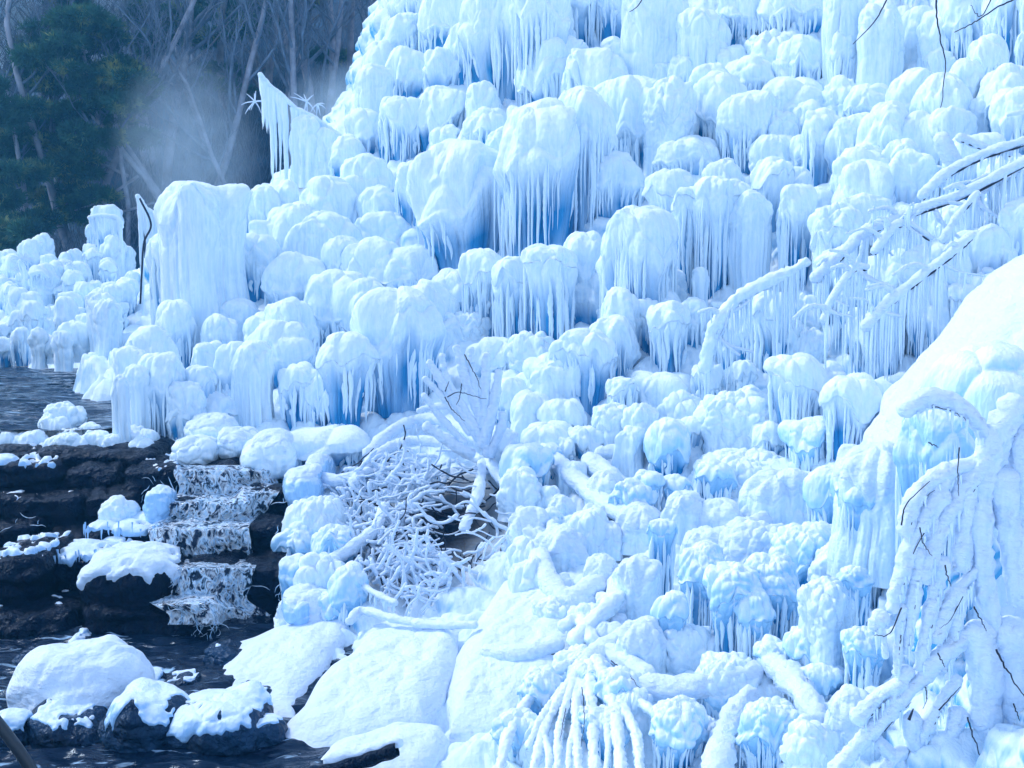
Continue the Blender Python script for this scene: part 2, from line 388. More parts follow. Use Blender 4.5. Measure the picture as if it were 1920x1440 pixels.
    N = np.stack([nh * np.cos(TH), nh * np.sin(TH), np.broadcast_to(nz, TH.shape)], -1)
    qq = q * np.array([1, 1, .8]) + np.array([o3, 0, 0])
    fade = np.clip(1 - S * Hc / (R * 1.6), 0, 1)
    if smooth_: fade = .35 + .65 * fade
    low = (worley(qq / (R * .95), 6) - .45) * R * .17 + fbm(qq / (R * .7), 2, 2) * R * .15
    if knob: ks = rng.uniform(15, 32) * sc; small = worley(qq / ks, 4) * ks * .36 + worley(qq / (8 * sc), 14) * 2.0 * sc
    else: small = worley(qq / (12 * sc), 9) * 1.5 * sc + fbm(qq / (5 * sc), 2, 19) * .8 * sc
    edge = np.clip(np.concatenate([np.ones(nd), 1 - s * .8])[:, None], .2, 1)
    dis = low * fade + small * edge * (np.clip(1.1 - S, .15, 1) if knob else fade)
    wob = .045 * vnoise(np.stack([np.cos(TH) * 2 + o3, np.sin(TH) * 2, S * Hc * 2.2], -1), 5) + .02 * vnoise(np.stack([np.cos(TH) * 5 + o3, np.sin(TH) * 5, S * Hc * 7], -1), 15)
    THs = TH + wob * min(1, 60 / max(w, 1))
    g1 = tablook(T1, THs); g2 = tablook(T2, THs)
    l1 = tablook(L1, TH)
    st = np.clip((S - .0) * (1.8 if hang else 1.5) + .12 * np.clip(nh, 0, 1) ** 6, 0, 1) ** .9
    kk = .75 if smooth_ else (.7 if knob else 1.0)
    vary = .55 + .9 * np.clip(.5 + vnoise(np.stack([np.cos(TH) * 2.2 + o3, np.sin(TH) * 2.2, S * 1.5], -1), 25), 0, 1)
    dis = dis - kk * vary * (8.0 * sc * st * (1 - g1) + 3.2 * sc * st * (1 - g2))
    q = q + N * dis[..., None]
    shf = np.concatenate([np.sin(ph) ** 3, (1 - s) ** 1.5])[:, None]
    q[..., 2] += np.minimum(R * .55, Hc * .4) * sag[None] * shf
    if mush: # heavy drooping lip
        q[..., 2] -= np.where(S == 0, nh ** 8 * 3 * sc * (.5 + g1), 0)
    q = q + np.array([cx, cy, 0]); full = q; ccx, ccy = cx, cy; k = nd
    cur = full[nd:]
    if name is None: name = 'ice_dome'
    root = empty(name, (ccx, ccy, zb), label, cat or name.replace('_', ' '), group)
    mcap = M_SNOW if ('s' in style and sc < .0049) else M_CAP
    mcap = M_ICE if not mush else M_CAP
    if 's' in style and sc < .0049: mcap = M_SNOW
    mcur = M_CAP if mcap is M_SNOW else M_ICE
    if hang: mcap = M_ICE; mcur = M_ICE
    if hang and vb > 880: mcap = mcur = M_LOW
    tb = MB()
    axis_ = np.array([ccx, ccy, 0]); ca = full[:k + 2].copy(); cb = full[k - 1:].copy()
    for row in (ca[-1], cb[0]): row[:, :2] += (axis_[:2] - row[:, :2]) * .012
    for nm, G, mt in (('snowy_cap', ca, mcap), ('icicle_curtain', cb, mcur)):
        mb = MB(); mb.grid(G, wrap=True)
        if nm == 'icicle_curtain' and hang and w > 16:
            nt_ = int(np.clip(w * (.50 if not mush else .42), 6, 80))
            for j in range(nt_):
                t = PI * 1.5 + rng.uniform(-1.75, 1.75)
                gate = float(vnoise(np.array([[cos(t) * 2.4 + o3, sin(t) * 2.4, 3.3]]), 61)[0])
                if gate < -.28: continue
                ii = int((t % (2 * PI)) / (2 * PI) * nc) % nc
                i0 = int(rng.random() ** 1.5 * .45 * nr); i1 = min(nr - 2, i0 + int(rng.uniform(.04, .35) * nr)); base = cur[i0, ii]
                zend = zt - dome - Hc * np.clip(.78 + .45 * gate + rng.uniform(-.22, .18), .2, 1.04)
                ln = base[2] - zend
                if ln < .03: continue
                r0 = sc * (1.5 + 4.6 * rng.random() ** 1.8) * (1 if w > 50 else .75) * (1.25 if mush else 1)
                ns = int(np.clip(ln / sc / 7, 8, 26)); x = np.linspace(0, 1, ns); pz = base[2] - x * ln
                colz = cur[i0:, ii, 2][::-1]; fx = np.interp(pz, colz, cur[i0:, ii, 0][::-1]); fy = np.interp(pz, colz, cur[i0:, ii, 1][::-1]); zf = cur[i1, ii, 2]
                lockx = np.interp(zf, colz, cur[i0:, ii, 0][::-1]); locky = np.interp(zf, colz, cur[i0:, ii, 1][::-1])
                px = np.where(pz > zf, fx, lockx); py = np.where(pz > zf, fy, locky)
                ker = np.ones(3) / 3; px = np.convolve(np.pad(px, 1, 'edge'), ker, 'valid') + .25 * r0 * np.sin(x * 7 + j); py = np.convolve(np.pad(py, 1, 'edge'), ker, 'valid')
                rd = r0 * np.clip(x * 5, .05, 1) * (np.clip(1 - x, 0, 1) ** .6) * (1 + .16 * np.sin(x * ln / sc / 2.6 + j) * (rng.random() < .5)) + .0006
                Gt, *_ = tube_grid(np.stack([px, py, pz], -1), rd, 8)
                tb.grid(Gt, wrap=True)
        o = mb.build(nm, mt, root)
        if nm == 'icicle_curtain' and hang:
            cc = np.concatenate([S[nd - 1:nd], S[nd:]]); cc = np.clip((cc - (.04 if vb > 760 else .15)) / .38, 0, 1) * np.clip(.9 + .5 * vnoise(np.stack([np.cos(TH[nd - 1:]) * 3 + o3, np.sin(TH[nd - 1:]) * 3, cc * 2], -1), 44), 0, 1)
            aa = o.data.attributes.new('core_shade', 'FLOAT', 'POINT'); aa.data.foreach_set('value', cc.ravel().astype(np.float32))  # darkens the lower shell: shade between icicles put into the ice colour
    if tb.n: tb.build('icicles', M_ICE, root)['kind'] = 'stuff'
    return root

ORD = ['first', 'second', 'third', 'fourth', 'fifth', 'sixth', 'seventh', 'eighth', 'ninth', 'tenth', 'eleventh', 'twelfth', 'thirteenth', 'fourteenth', 'fifteenth', 'sixteenth', 'seventeenth', 'eighteenth', 'nineteenth', 'twentieth', 'twenty-first', 'twenty-second', 'twenty-third', 'twenty-fourth', 'twenty-fifth', 'twenty-sixth', 'twenty-seventh', 'twenty-eighth', 'twenty-ninth', 'thirtieth', 'thirty-first', 'thirty-second', 'thirty-third', 'thirty-fourth'] + [t + '-' + x for t in ('thirty', 'forty', 'fifty', 'sixty', 'seventy', 'eighty', 'ninety') for x in ('first', 'second', 'third', 'fourth', 'fifth', 'sixth', 'seventh', 'eighth', 'ninth')][4:]
ROWS = [
 ("along the icefall's top edge", [
  (785,-40,65,75,'s'),(850,-60,95,110,'s'),(940,-40,190,120,'h'),(1010,-60,205,110,'h'),(1075,-60,90,80,'h'),(1150,-60,75,80,'h'),(1225,-30,152,90,'s'),(1300,18,152,92,'c'),(1385,-50,75,90,'h'),(1470,-50,70,110,'h'),(1560,-30,175,62,'c'),(1632,2,185,92,'c'),(1700,12,120,60,'s'),(1745,14,125,85,'s'),(1800,-50,120,90,'h'),(1870,-50,125,80,'h'),(1925,-50,130,60,'h')]),
 ("on the edge beside the forest", [
  (762,22,120,72,'s'),(722,76,160,62,'s'),(768,90,190,70,'h'),(705,122,260,58,'c'),(740,180,300,64,'s'),(688,205,300,56,'s'),(655,252,340,60,'s'),(620,240,330,50,'s'),(585,212,340,52,'s')]),
 ("in the icefall's second tier", [
  (873,42,160,60,'s'),(832,90,190,56,'s'),(825,160,270,95,'h'),(905,152,260,56,'s'),(1040,72,200,118,'s'),(1150,70,125,54,'sr'),(1105,88,230,120,'s'),(1185,96,150,72,'s'),(1240,118,160,44,'sr'),(1275,100,170,60,'s'),(1362,86,140,62,'sr'),(1433,62,140,78,'k'),(1492,66,175,78,'s'),(1400,106,200,74,'s'),(1462,108,175,46,'s'),(1560,52,180,38,'s'),(1790,112,250,62,'s'),(1828,64,215,58,'s'),(1745,95,150,50,'sr'),(1872,120,245,74,'s'),(1905,60,150,50,'h')]),
 ("in the icefall's third tier", [
  (760,182,300,58,'h'),(840,236,290,52,'sr'),(920,200,275,84,'s'),(878,248,290,46,'s'),(1185,140,320,118,'h'),(1090,165,430,100,'h'),(1320,118,240,70,'s'),(1345,135,270,90,'s'),(1248,150,330,80,'k'),(1480,150,210,110,'s'),(1567,150,205,46,'k'),(1620,158,225,74,'s'),(1700,130,260,84,'s'),(1748,138,300,86,'h'),(1650,192,365,92,'h'),(1590,215,365,82,'h'),(1710,215,350,84,'h'),(1770,200,330,60,'h'),(1822,183,260,34,'k'),(1888,164,310,66,'s')]),
 ("in the broad central tier", [
  (1012,190,490,124,'h'),(868,262,505,190,'h'),(950,240,430,70,'h'),(780,300,420,60,'s'),(720,350,415,74,'sr'),(714,394,455,80,'sr'),(690,288,380,66,'h'),(1142,284,408,92,'h'),(1395,172,320,94,'h'),(1505,190,260,60,'s'),(1530,204,360,74,'h'),(1447,212,300,60,'k'),(1285,254,345,124,'s'),(1440,248,345,98,'s'),(1495,252,330,46,'s'),(1580,284,352,48,'s')]),
 ("on the icefall's left shoulder", [
  (620,328,450,96,'s'),(665,330,400,60,'s'),(560,380,490,90,'s'),(610,400,520,110,'s'),(520,410,500,80,'s'),(480,440,560,84,'h'),(640,440,560,70,'s'),(700,446,560,96,'s'),(560,470,600,100,'h'),(766,462,552,112,'s'),(628,500,640,110,'h'),(690,520,650,80,'s'),(450,560,640,74,'s'),(500,590,700,86,'s'),(545,560,700,80,'h'),(410,590,690,60,'s'),(388,343,645,134,'c'),(470,355,470,50,'h'),(505,350,480,44,'h'),(545,340,450,44,'s'),(318,440,640,60,'s')]),
 ("in the long hanging row", [
  (755,540,768,134,'h'),(803,528,665,78,'h'),(645,622,800,98,'m'),(912,468,632,80,'m'),(972,480,645,74,'m'),(1037,460,672,80,'m'),(1092,436,610,84,'h'),(850,505,580,76,'s'),(872,586,650,96,'k'),(1122,505,610,78,'h'),(1192,384,650,96,'h'),(1160,540,690,60,'h')]),
 ("among the tall central columns", [
  (1256,316,500,80,'m'),(1293,350,560,56,'m'),(1348,300,400,56,'k'),(1332,328,560,58,'h'),(1375,336,540,52,'m'),(1442,296,460,70,'m'),(1405,358,548,68,'c'),(1487,342,530,62,'h'),(1532,352,470,40,'s'),(1492,314,420,46,'s'),(1215,470,640,60,'h'),(1245,500,600,60,'k'),(1310,500,600,28,'c'),(1342,566,640,20,'m')]),
 ("in the middle distance", [
  (920,630,705,88,'s'),(992,624,700,82,'k'),(1100,616,772,88,'m'),(1152,590,720,76,'h'),(1045,664,770,88,'s'),(1005,690,760,70,'s'),(955,706,800,60,'s'),(1232,532,640,78,'s'),(1254,566,705,86,'m'),(1302,560,660,46,'h'),(1215,560,660,40,'m'),(1445,545,716,62,'m'),(1400,560,690,60,'h'),(1370,600,700,50,'h'),(1505,558,640,54,'k'),(1486,606,690,40,'k'),(1520,620,690,44,'k'),(1330,680,752,50,'m'),(1398,674,740,50,'m'),(1410,722,812,52,'m'),(1495,664,852,86,'m'),(1552,684,780,60,'k')]),
 ("on the bank above the cascade", [
  (285,612,760,90,'s'),(330,560,700,60,'s'),(240,650,800,60,'s'),(300,660,812,84,'h'),(252,684,818,44,'c'),(222,702,842,36,'c'),(345,720,815,60,'k'),(373,684,800,52,'m'),(405,735,798,72,'m'),(332,764,818,42,'m'),(440,640,790,60,'s'),(475,636,795,66,'c'),(430,700,790,50,'k'),(558,682,795,88,'m'),(600,700,795,50,'h'),(585,800,872,190,'m'),(530,600,720,96,'s'),(390,640,750,70,'s')]),
 ("behind the brushwood heap", [
  (1205,760,850,50,'k'),(1165,708,800,60,'m'),(1235,696,770,90,'s'),(1280,740,805,70,'k'),(1255,786,890,72,'m'),(1185,800,880,50,'s'),(1300,780,850,44,'m'),(1375,742,850,118,'k'),(1140,760,830,52,'s'),(1000,735,820,84,'s'),(1060,745,820,72,'m'),(1030,790,860,90,'m'),(940,800,880,50,'s'),(1600,702,880,90,'m'),(1650,712,820,56,'s'),(1528,782,892,92,'m'),(1450,790,860,60,'m'),(1215,880,970,60,'m'),(1345,862,950,66,'m'),(1270,890,960,56,'m'),(1400,850,900,160,'k'),(985,830,930,76,'m'),(1140,880,960,70,'s')]),
 ("on the blue lower bank", [
  (1288,922,1012,72,'s'),(1355,934,1010,78,'sr'),(1480,874,985,140,'s'),(1580,876,1035,90,'m'),(1665,834,1000,120,'s'),(1640,900,1130,90,'m'),(1247,974,1110,46,'m'),(1335,990,1060,90,'s'),(1405,968,1035,68,'sr'),(1325,1024,1196,96,'mk'),(1385,1062,1250,84,'mk'),(1428,1108,1256,64,'mk'),(1458,1048,1215,96,'mk'),(1440,985,1080,110,'sk'),(1525,985,1110,120,'mk'),(1580,1024,1120,84,'k'),(1618,1068,1190,48,'mk'),(1566,1088,1290,84,'k'),(1530,1180,1300,60,'mk'),(1270,1112,1265,60,'m'),(1465,1203,1300,62,'mk'),(1463,1316,1450,100,'mk'),(1285,1314,1450,98,'mk'),(1380,1230,1340,100,'k'),(1215,1160,1290,60,'s'),(1200,1040,1170,70,'s'),(1130,1040,1140,60,'s'),(1640,1180,1300,60,'mk'),(1540,1350,1460,80,'k'),(1620,1290,1400,80,'s')]),
]
MATCAT = {'c': ('ice_column', 'ice column'), 'h': ('ice_curtain', 'ice curtain'), 'm': ('ice_mushroom', 'ice mushroom'), 'k': ('ice_boss', 'ice boss'), 's': ('ice_dome', 'ice dome')}
sd = 10; COVER = []; PENDING = []
for desc, items in ROWS:
    order = sorted(range(len(items)), key=lambda i: items[i][0])
    rank = {i: k for k, i in enumerate(order)}
    for i, (u, vt, vb, w, st) in enumerate(items):
        sd += 1
        key = key_of(st)
        nm, ct = MATCAT[key]
        ht = vb - vt
        adj = ('tall ' if ht > 2.6 * w else 'squat ' if ht < 1.1 * w else '') + ('broad' if w > 85 else 'slender' if w < 50 else 'rounded')
        word = {'c': 'ice column', 'h': 'curtain of icicles', 'm': 'mushroom shaped ice cap', 'k': 'knobbly ice mass', 's': 'smooth ice dome'}[key]
        lab = f"{adj} {word}, {ORD[rank[i]]} from the left {desc}"
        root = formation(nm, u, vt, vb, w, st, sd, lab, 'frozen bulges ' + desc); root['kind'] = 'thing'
        COVER.append((u - w * .5, vt, u + w * .5, vb))


# ------------------------------------------------------------------ smaller bulges between the big ones
def covered(u, v):
    return any(a < u < c and b < v < d for a, b, c, d in COVER)
rf = random.Random(77)
def fill(poly, step, wr, hr, styles, name, label, cat, group, keep=1.0):
    us = [p[0] for p in poly]; vs = [p[1] for p in poly]; n = 0
    v = min(vs); made = []
    while v < max(vs):
        u = min(us)
        while u < max(us):
            uu = u + rf.uniform(-.4, .4) * step; vv = v + rf.uniform(-.4, .4) * step
            u += step
            ins = False; k = len(poly)
            for i in range(k):
                a, b = poly[i], poly[(i + 1) % k]
                if (a[1] > vv) != (b[1] > vv) and uu < (b[0] - a[0]) * (vv - a[1]) / (b[1] - a[1]) + a[0]: ins = not ins
            if not ins or covered(uu, vv) or rf.random() > keep: continue
            w = rf.uniform(*wr); h = w * rf.uniform(*hr)
            r = formation(name, uu, vv - h, vv + w * .12, w, rf.choice(styles), rf.randrange(9999), label, group, cat=cat); r['kind'] = 'thing'; n += 1; made.append((uu, r))
        v += step * .72
    for i, (uu, r) in enumerate(sorted(made, key=lambda t: t[0])):
        r['label'] = f'{ORD[i]} from the left, ' + label
    return n
fill([(1560, 380), (1920, 380), (1920, 560), (1660, 760), (1560, 700)], 58, (50, 90), (1.2, 2.2), ['h', 'm', 'mk', 'h'], 'ice_curtain', 'blue icicle bulge on the bank behind the fallen icy branches', 'ice curtain', 'bulges behind the fallen branches')
fill([(0, 500), (90, 500), (230, 470), (270, 560), (240, 640), (110, 690), (0, 680)], 30, (20, 42), (1.0, 2.6), ['h', 'h', 'm', 'k'], 'ice_curtain', 'small ice bulge on the far bank beyond the pool', 'ice curtain', 'bulges on the far bank')
fill([(0, 815), (160, 800), (240, 815), (330, 830), (330, 852), (0, 848)], 30, (30, 60), (.5, .8), ['sr', 'k', 'sr'], 'snow_lump', 'low rounded snow lump along the lip above the dark ledges', 'snow lump', 'snow lumps along the cascade lip')
fill([(700, 830), (960, 850), (1120, 830), (1480, 860), (1560, 900), (1460, 960), (1240, 1020), (960, 1000), (930, 860)], 46, (34, 66), (.7, 1.2), ['k', 's', 'mk', 'sr'], 'snow_lump', 'small snowy ice knob on the slope behind the bushes', 'snow lump', 'snow knobs on the middle slope')
fill([(940, 1000), (1240, 1000), (1240, 1240), (1060, 1260), (960, 1080)], 52, (46, 84), (.7, 1.1), ['sr', 'k', 's'], 'snow_lump', 'snowy lump beside the drooping iced bush', 'snow lump', 'snow lumps beside the iced bush')
fill([(1040, 1270), (1560, 1180), (1640, 1440), (960, 1440)], 66, (60, 100), (.8, 1.4), ['mk', 'k', 'm'], 'ice_mushroom', 'knobbly blue ice mushroom low on the near bank', 'ice mushroom', 'ice mushrooms low on the near bank', .7)

# ------------------------------------------------------------------ blobs: rocks, boulders
def sphere_dirs(n):
    a = np.linspace(-1, 1, n); a = np.tan(a * PI / 4); A, B = np.meshgrid(a, a); O = np.ones_like(A)
    fs = [np.stack(x, -1) for x in ((O, A, B), (-O, B, A), (B, O, A), (A, -O, B), (A, B, O), (B, A, -O))]
    return [f / np.linalg.norm(f, axis=-1, keepdims=True) for f in fs]
from mathutils import Euler
def blob_mesh(c, size, p=2.5, rot=(0, 0, 0), amp=.05, nscale=1.5, n=28, seed=1, strata=0, crust=None):
    M = np.array(Euler([RAD(a) for a in rot]).to_matrix()); size = np.array(size, float); mb = MB()
    for f in sphere_dirs(n):
        q = f / ((np.abs(f) ** p).sum(-1, keepdims=True)) ** (1 / p)
        nn = np.sign(q) * np.abs(q) ** (p - 1) / size; nn /= np.linalg.norm(nn, axis=-1, keepdims=True)
        loc = q * size; wl = loc @ M.T; wn = nn @ M.T
        pw = wl + np.array([seed * 3.7, 0, 0])
        d = fbm(pw * nscale, 5, seed) * amp * 1.3 + (worley(pw * nscale * 1.3, seed) - .5) * amp * (.9 if strata else .4)
        if strata: d = d + np.sin(wl[..., 2] * 38 + 3 * fbm(pw, 2, 4)) * strata
        if crust:
            thk, thr, sharp = crust
            rel = wl[..., 2] / (size[2] + 1e-6)
            streak = fbm(np.stack([pw[..., 0] * 9, pw[..., 1] * 9, pw[..., 2] * 1.6], -1), 3, seed + 5)
            m = np.clip((rel * .7 + wn[..., 2] * .6 + streak * .9 - thr) * sharp, 0, 1); m = m * m * (3 - 2 * m)
            d = d - .03 + m * (.03 + thk * (.8 + .5 * fbm(pw * 3, 3, seed + 2)))
        mb.grid(wl + wn * d[..., None] + np.array(c))
    return mb
def rock(name, c, size, label, cat, group=None, mat=None, crust=None, cmat=None, cname='ice_crust', **k):
    root = empty(name, (c[0], c[1], c[2] - size[2]), label, cat, group); root['kind'] = 'thing'
    blob_mesh(c, size, **k).build('stone', mat or M_ROCK, root)
    if crust: blob_mesh(c, size, crust=crust, **k).build(cname, cmat or M_CLEAR, root)
    return root
def dfr(v): return 9.5 + (1200 - v) / 350 * 2.5
LEDGES = [ # u0, v0, u1, v1, crust
 (-60,850,48,880,None,'flat dark ledge cut off by the picture edge, topmost of the cascade'),
 (48,845,290,888,None,'long flat black ledge lying highest in the cascade'),
 (-60,868,112,935,(.05,1.15,4),'dark ledge under a white ice lid below the highest ledge'),
 (110,880,222,935,None,'squared black ledge between two iced ledges in the second step'),
 (220,876,335,950,(.03,1.35,4),'black ledge glazed with clear ice beside the falling water'),
 (325,880,425,960,None,'dark ledge washed by the top of the falling water'),
 (415,878,505,925,None,'small black ledge at the right end of the second step'),
 (-60,932,158,998,(.02,1.4,4),'wide black ledge with thin frozen trickles in the third step'),
 (155,925,250,1000,None,'black block behind the snowy ice lump in the third step'),
 (300,940,460,1010,None,'dark ledge under the white splashing water, third step'),
 (452,920,548,990,None,'tall black block right of the splashing water, third step'),
 (-60,985,62,1048,None,'black ledge at the picture edge in the fourth step'),
 (65,1002,175,1062,None,'rounded black slab in the fourth step'),
 (150,992,312,1058,(.05,.85,4),'dark slab draped with a wide lid of clear dripping ice'),
 (300,990,470,1070,None,'dark ledge behind the thin strands of water, fourth step'),
 (462,985,540,1065,None,'black block right of the water, fourth step'),
 (70,1045,250,1130,(.05,.95,4),'low rock wrapped in a rounded glassy ice rim'),
 (295,1062,440,1165,None,'smooth round black rock beside the lowest fall of water'),
 (436,1062,545,1165,None,'black block right of the lowest fall of water'),
 (-60,1045,72,1190,(.04,1.25,4),'mossy dark rock with clear icicles at the picture edge'),
 (-60,1150,140,1290,(.02,1.4,3),'big black wet rock at the foot of the cascade'),
 (140,1130,400,1240,(.02,1.4,3),'pitted black rock below the snow capped boulder'),
]
for i, (u0, v0, u1, v1, cr, lab) in enumerate(LEDGES):
    d = dfr(min(v1, 1230)); ctr = P((u0 + u1) / 2, (v0 + v1) / 2, d); hx = (u1 - u0) / 2 * d / F * 1.02; hz = (v1 - v0) / 2 * d / F + .05
    rock('rock_ledge', (ctr[0], d + .62, ctr[2] - .05), (hx, .62, hz), lab, 'rock ledge', 'dark stepped ledges of the cascade', crust=cr, p=5.5, amp=.055, nscale=2.4, n=44, seed=i + 3, strata=.012)
for root in [o for o in bpy.data.objects if o.name.startswith('rock_ledge') and o.type == 'EMPTY']:
    ch = [c for c in root.children if c.name.startswith('ice_crust')]
    if not ch or not ('draped' in root['label'] or 'wrapped' in root['label']): continue
    rg = random.Random(len(root['label'])); co = np.empty(len(ch[0].data.vertices) * 3, np.float32); ch[0].data.vertices.foreach_get('co', co); co = co.reshape(-1, 3)
    x0, x1, zt_, y0 = co[:, 0].min(), co[:, 0].max(), co[:, 2].max(), co[:, 1].min()
    for j in range(14):
        xx = rg.uniform(x0 + .04, x1 - .04); L = rg.uniform(.04, .20)
        icm = (xx, y0 + rg.uniform(.0, .05), zt_ - rg.uniform(.02, .10), L, rg.uniform(.006, .014))
        PENDING.append((icm, root, rg.random()))
ctr = P(215, 1140, 9.35)
rock('snowy_boulder', (ctr[0], 9.9, ctr[2]), (.44, .5, .36), 'snow capped boulder with an ice collar in the middle of the cascade', 'boulder', crust=(.07, .6, 3), cmat=M_SNOW, cname='snow_cap', p=3.2, amp=.07, nscale=2.6, n=40, seed=41)
for (u, v, w, h, lab) in [(215, 965, 60, 55, 'lumpy snow topped ice heap on the third ledge'), (295, 955, 55, 80, 'pale ice tongue hanging beside the splashing water'), (205, 1255, 75, 60, 'pointed apron of pale ice under the snow capped boulder'), (320, 1245, 70, 40, 'flat plate of rough clear ice in the stream'), (30, 1085, 60, 70, 'glassy ice bulb on the mossy rock'), (145, 1245, 36, 120, 'narrow curtain of frozen drips on the black rock')]:
    d = dfr(min(v + h / 2, 1240)) - .12; c = P(u, v, d); sc = d / F
    o = blob_mesh((c[0], c[1] + .1, c[2]), (w / 2 * sc, .2, h / 2 * sc), p=2.4, amp=.06, nscale=6, n=26, seed=int(u)).build('ice_lump', M_CLEAR if 'snow' not in lab else M_CAP)
    tag(o, lab, 'ice lump', 'ice lumps on the cascade', 'thing')
for (u, v, w, h, lab) in [(355, 858, 95, 62, 'snowy ice boulder at the lip above the falling water'), (432, 842, 80, 56, 'rounded snowy boulder second from the water at the lip'), (382, 815, 90, 46, 'flat snowy boulder behind the lip'), (500, 868, 118, 80, 'broad snowy boulder with blue base beside the black ledges'), (592, 888, 42, 42, 'small ball of clear ice under the broad ice lid'), (560, 925, 80, 80, 'blue shaded ice block between ledges and brushwood'), (560, 1150, 90, 70, 'low smooth ice mound beside the first snowy slab')]:
    d = hit(u, min(v + h / 2, 1190)) - .1; c = P(u, v, d); sc = d / F
    r = empty('ice_boulder', (c[0], c[1], c[2] - h / 2 * sc), lab, 'ice boulder', 'ice boulders around the cascade'); r['kind'] = 'thing'
    blob_mesh((c[0], c[1] + .3, c[2]), (w / 2 * sc, .4, h / 2 * sc + .03), p=2.3, amp=.075, nscale=2.6, n=44, seed=int(u)).build('ice_core', M_CLEAR if v > 870 else M_ICE, r)
    blob_mesh((c[0], c[1] + .3, c[2]), (w / 2 * sc, .4, h / 2 * sc + .03), p=2.3, amp=.075, nscale=2.6, n=44, seed=int(u), crust=(.02, .5, 1.5)).build('snow_cap', M_SNOW, r)
for (u, v, w, h, mt, cr, lab) in [(140, 1318, 210, 150, M_ROCK, (.08, -1.0, 2), 'rounded boulder under smooth rippled snow in the near stream'), (262, 1385, 170, 150, M_ROCK2, (.014, .62, 3), 'wet grey boulder with a thin glaze between snowy boulder and slab'), (395, 1392, 190, 130, M_ROCK2, (.014, .55, 3), 'wide wet boulder with a glassy bump at the bottom edge'), (120, 1395, 170, 110, M_ROCK2, (.012, .8, 3), 'wet dark boulder below the snow covered one'), (10, 1410, 90, 120, M_ROCK2, (.03, .8, 3), 'glazed grey rock in the bottom corner behind the pipe'),
 (330, 1300, 90, 60, M_ROCK2, (.012, 1.0, 3), 'small wet rock behind the two wet grey boulders'), (470, 1330, 90, 60, M_ROCK2, (.02, .9, 3), 'low wet rock against the first snowy slab'), (420, 1250, 100, 60, M_ROCK2, (.012, 1.2, 3), 'wet rock under the foot of the fall'), (255, 1300, 80, 60, M_ROCK2, (.02, .7, 3), 'half iced rock behind the snow covered boulder'), (60, 1255, 100, 60, M_ROCK2, (.012, 1.2, 3), 'dark wet rock at the foot of the cascade near the picture edge'), (330, 1360, 90, 70, M_ROCK2, (.015, 1.0, 3), 'wet rock wedged between the two wet grey boulders'), (475, 1405, 90, 80, M_ROCK2, (.02, .9, 3), 'wet rock half under the lowest slab'), (200, 1420, 110, 60, M_ROCK2, (.015, 1.0, 3), 'wet rock in the bottom edge beside the grey boulders')]:
    d = hit(u, v + h * .3); c = P(u, v, d); sc = d / F; c[2] += .04
    rock('boulder', (c[0], d + .15, c[2] - .02), (w / 2 * sc, w / 2 * sc, h / 2 * sc + (.03 if mt is M_ROCK else -.02)), lab, 'boulder', 'boulders in the near stream', mat=mt, crust=cr, cmat=M_SNOW if mt is M_ROCK else M_CLEAR, cname='snow_cap' if mt is M_ROCK else 'ice_crust', p=3.0 if mt is M_ROCK2 else 2.4, rot=(0, (int(u) * 37) % 50 - 25, 0) if mt is M_ROCK2 else (0, 0, 0), amp=.085, nscale=2.6, n=52, seed=int(u) + 9)

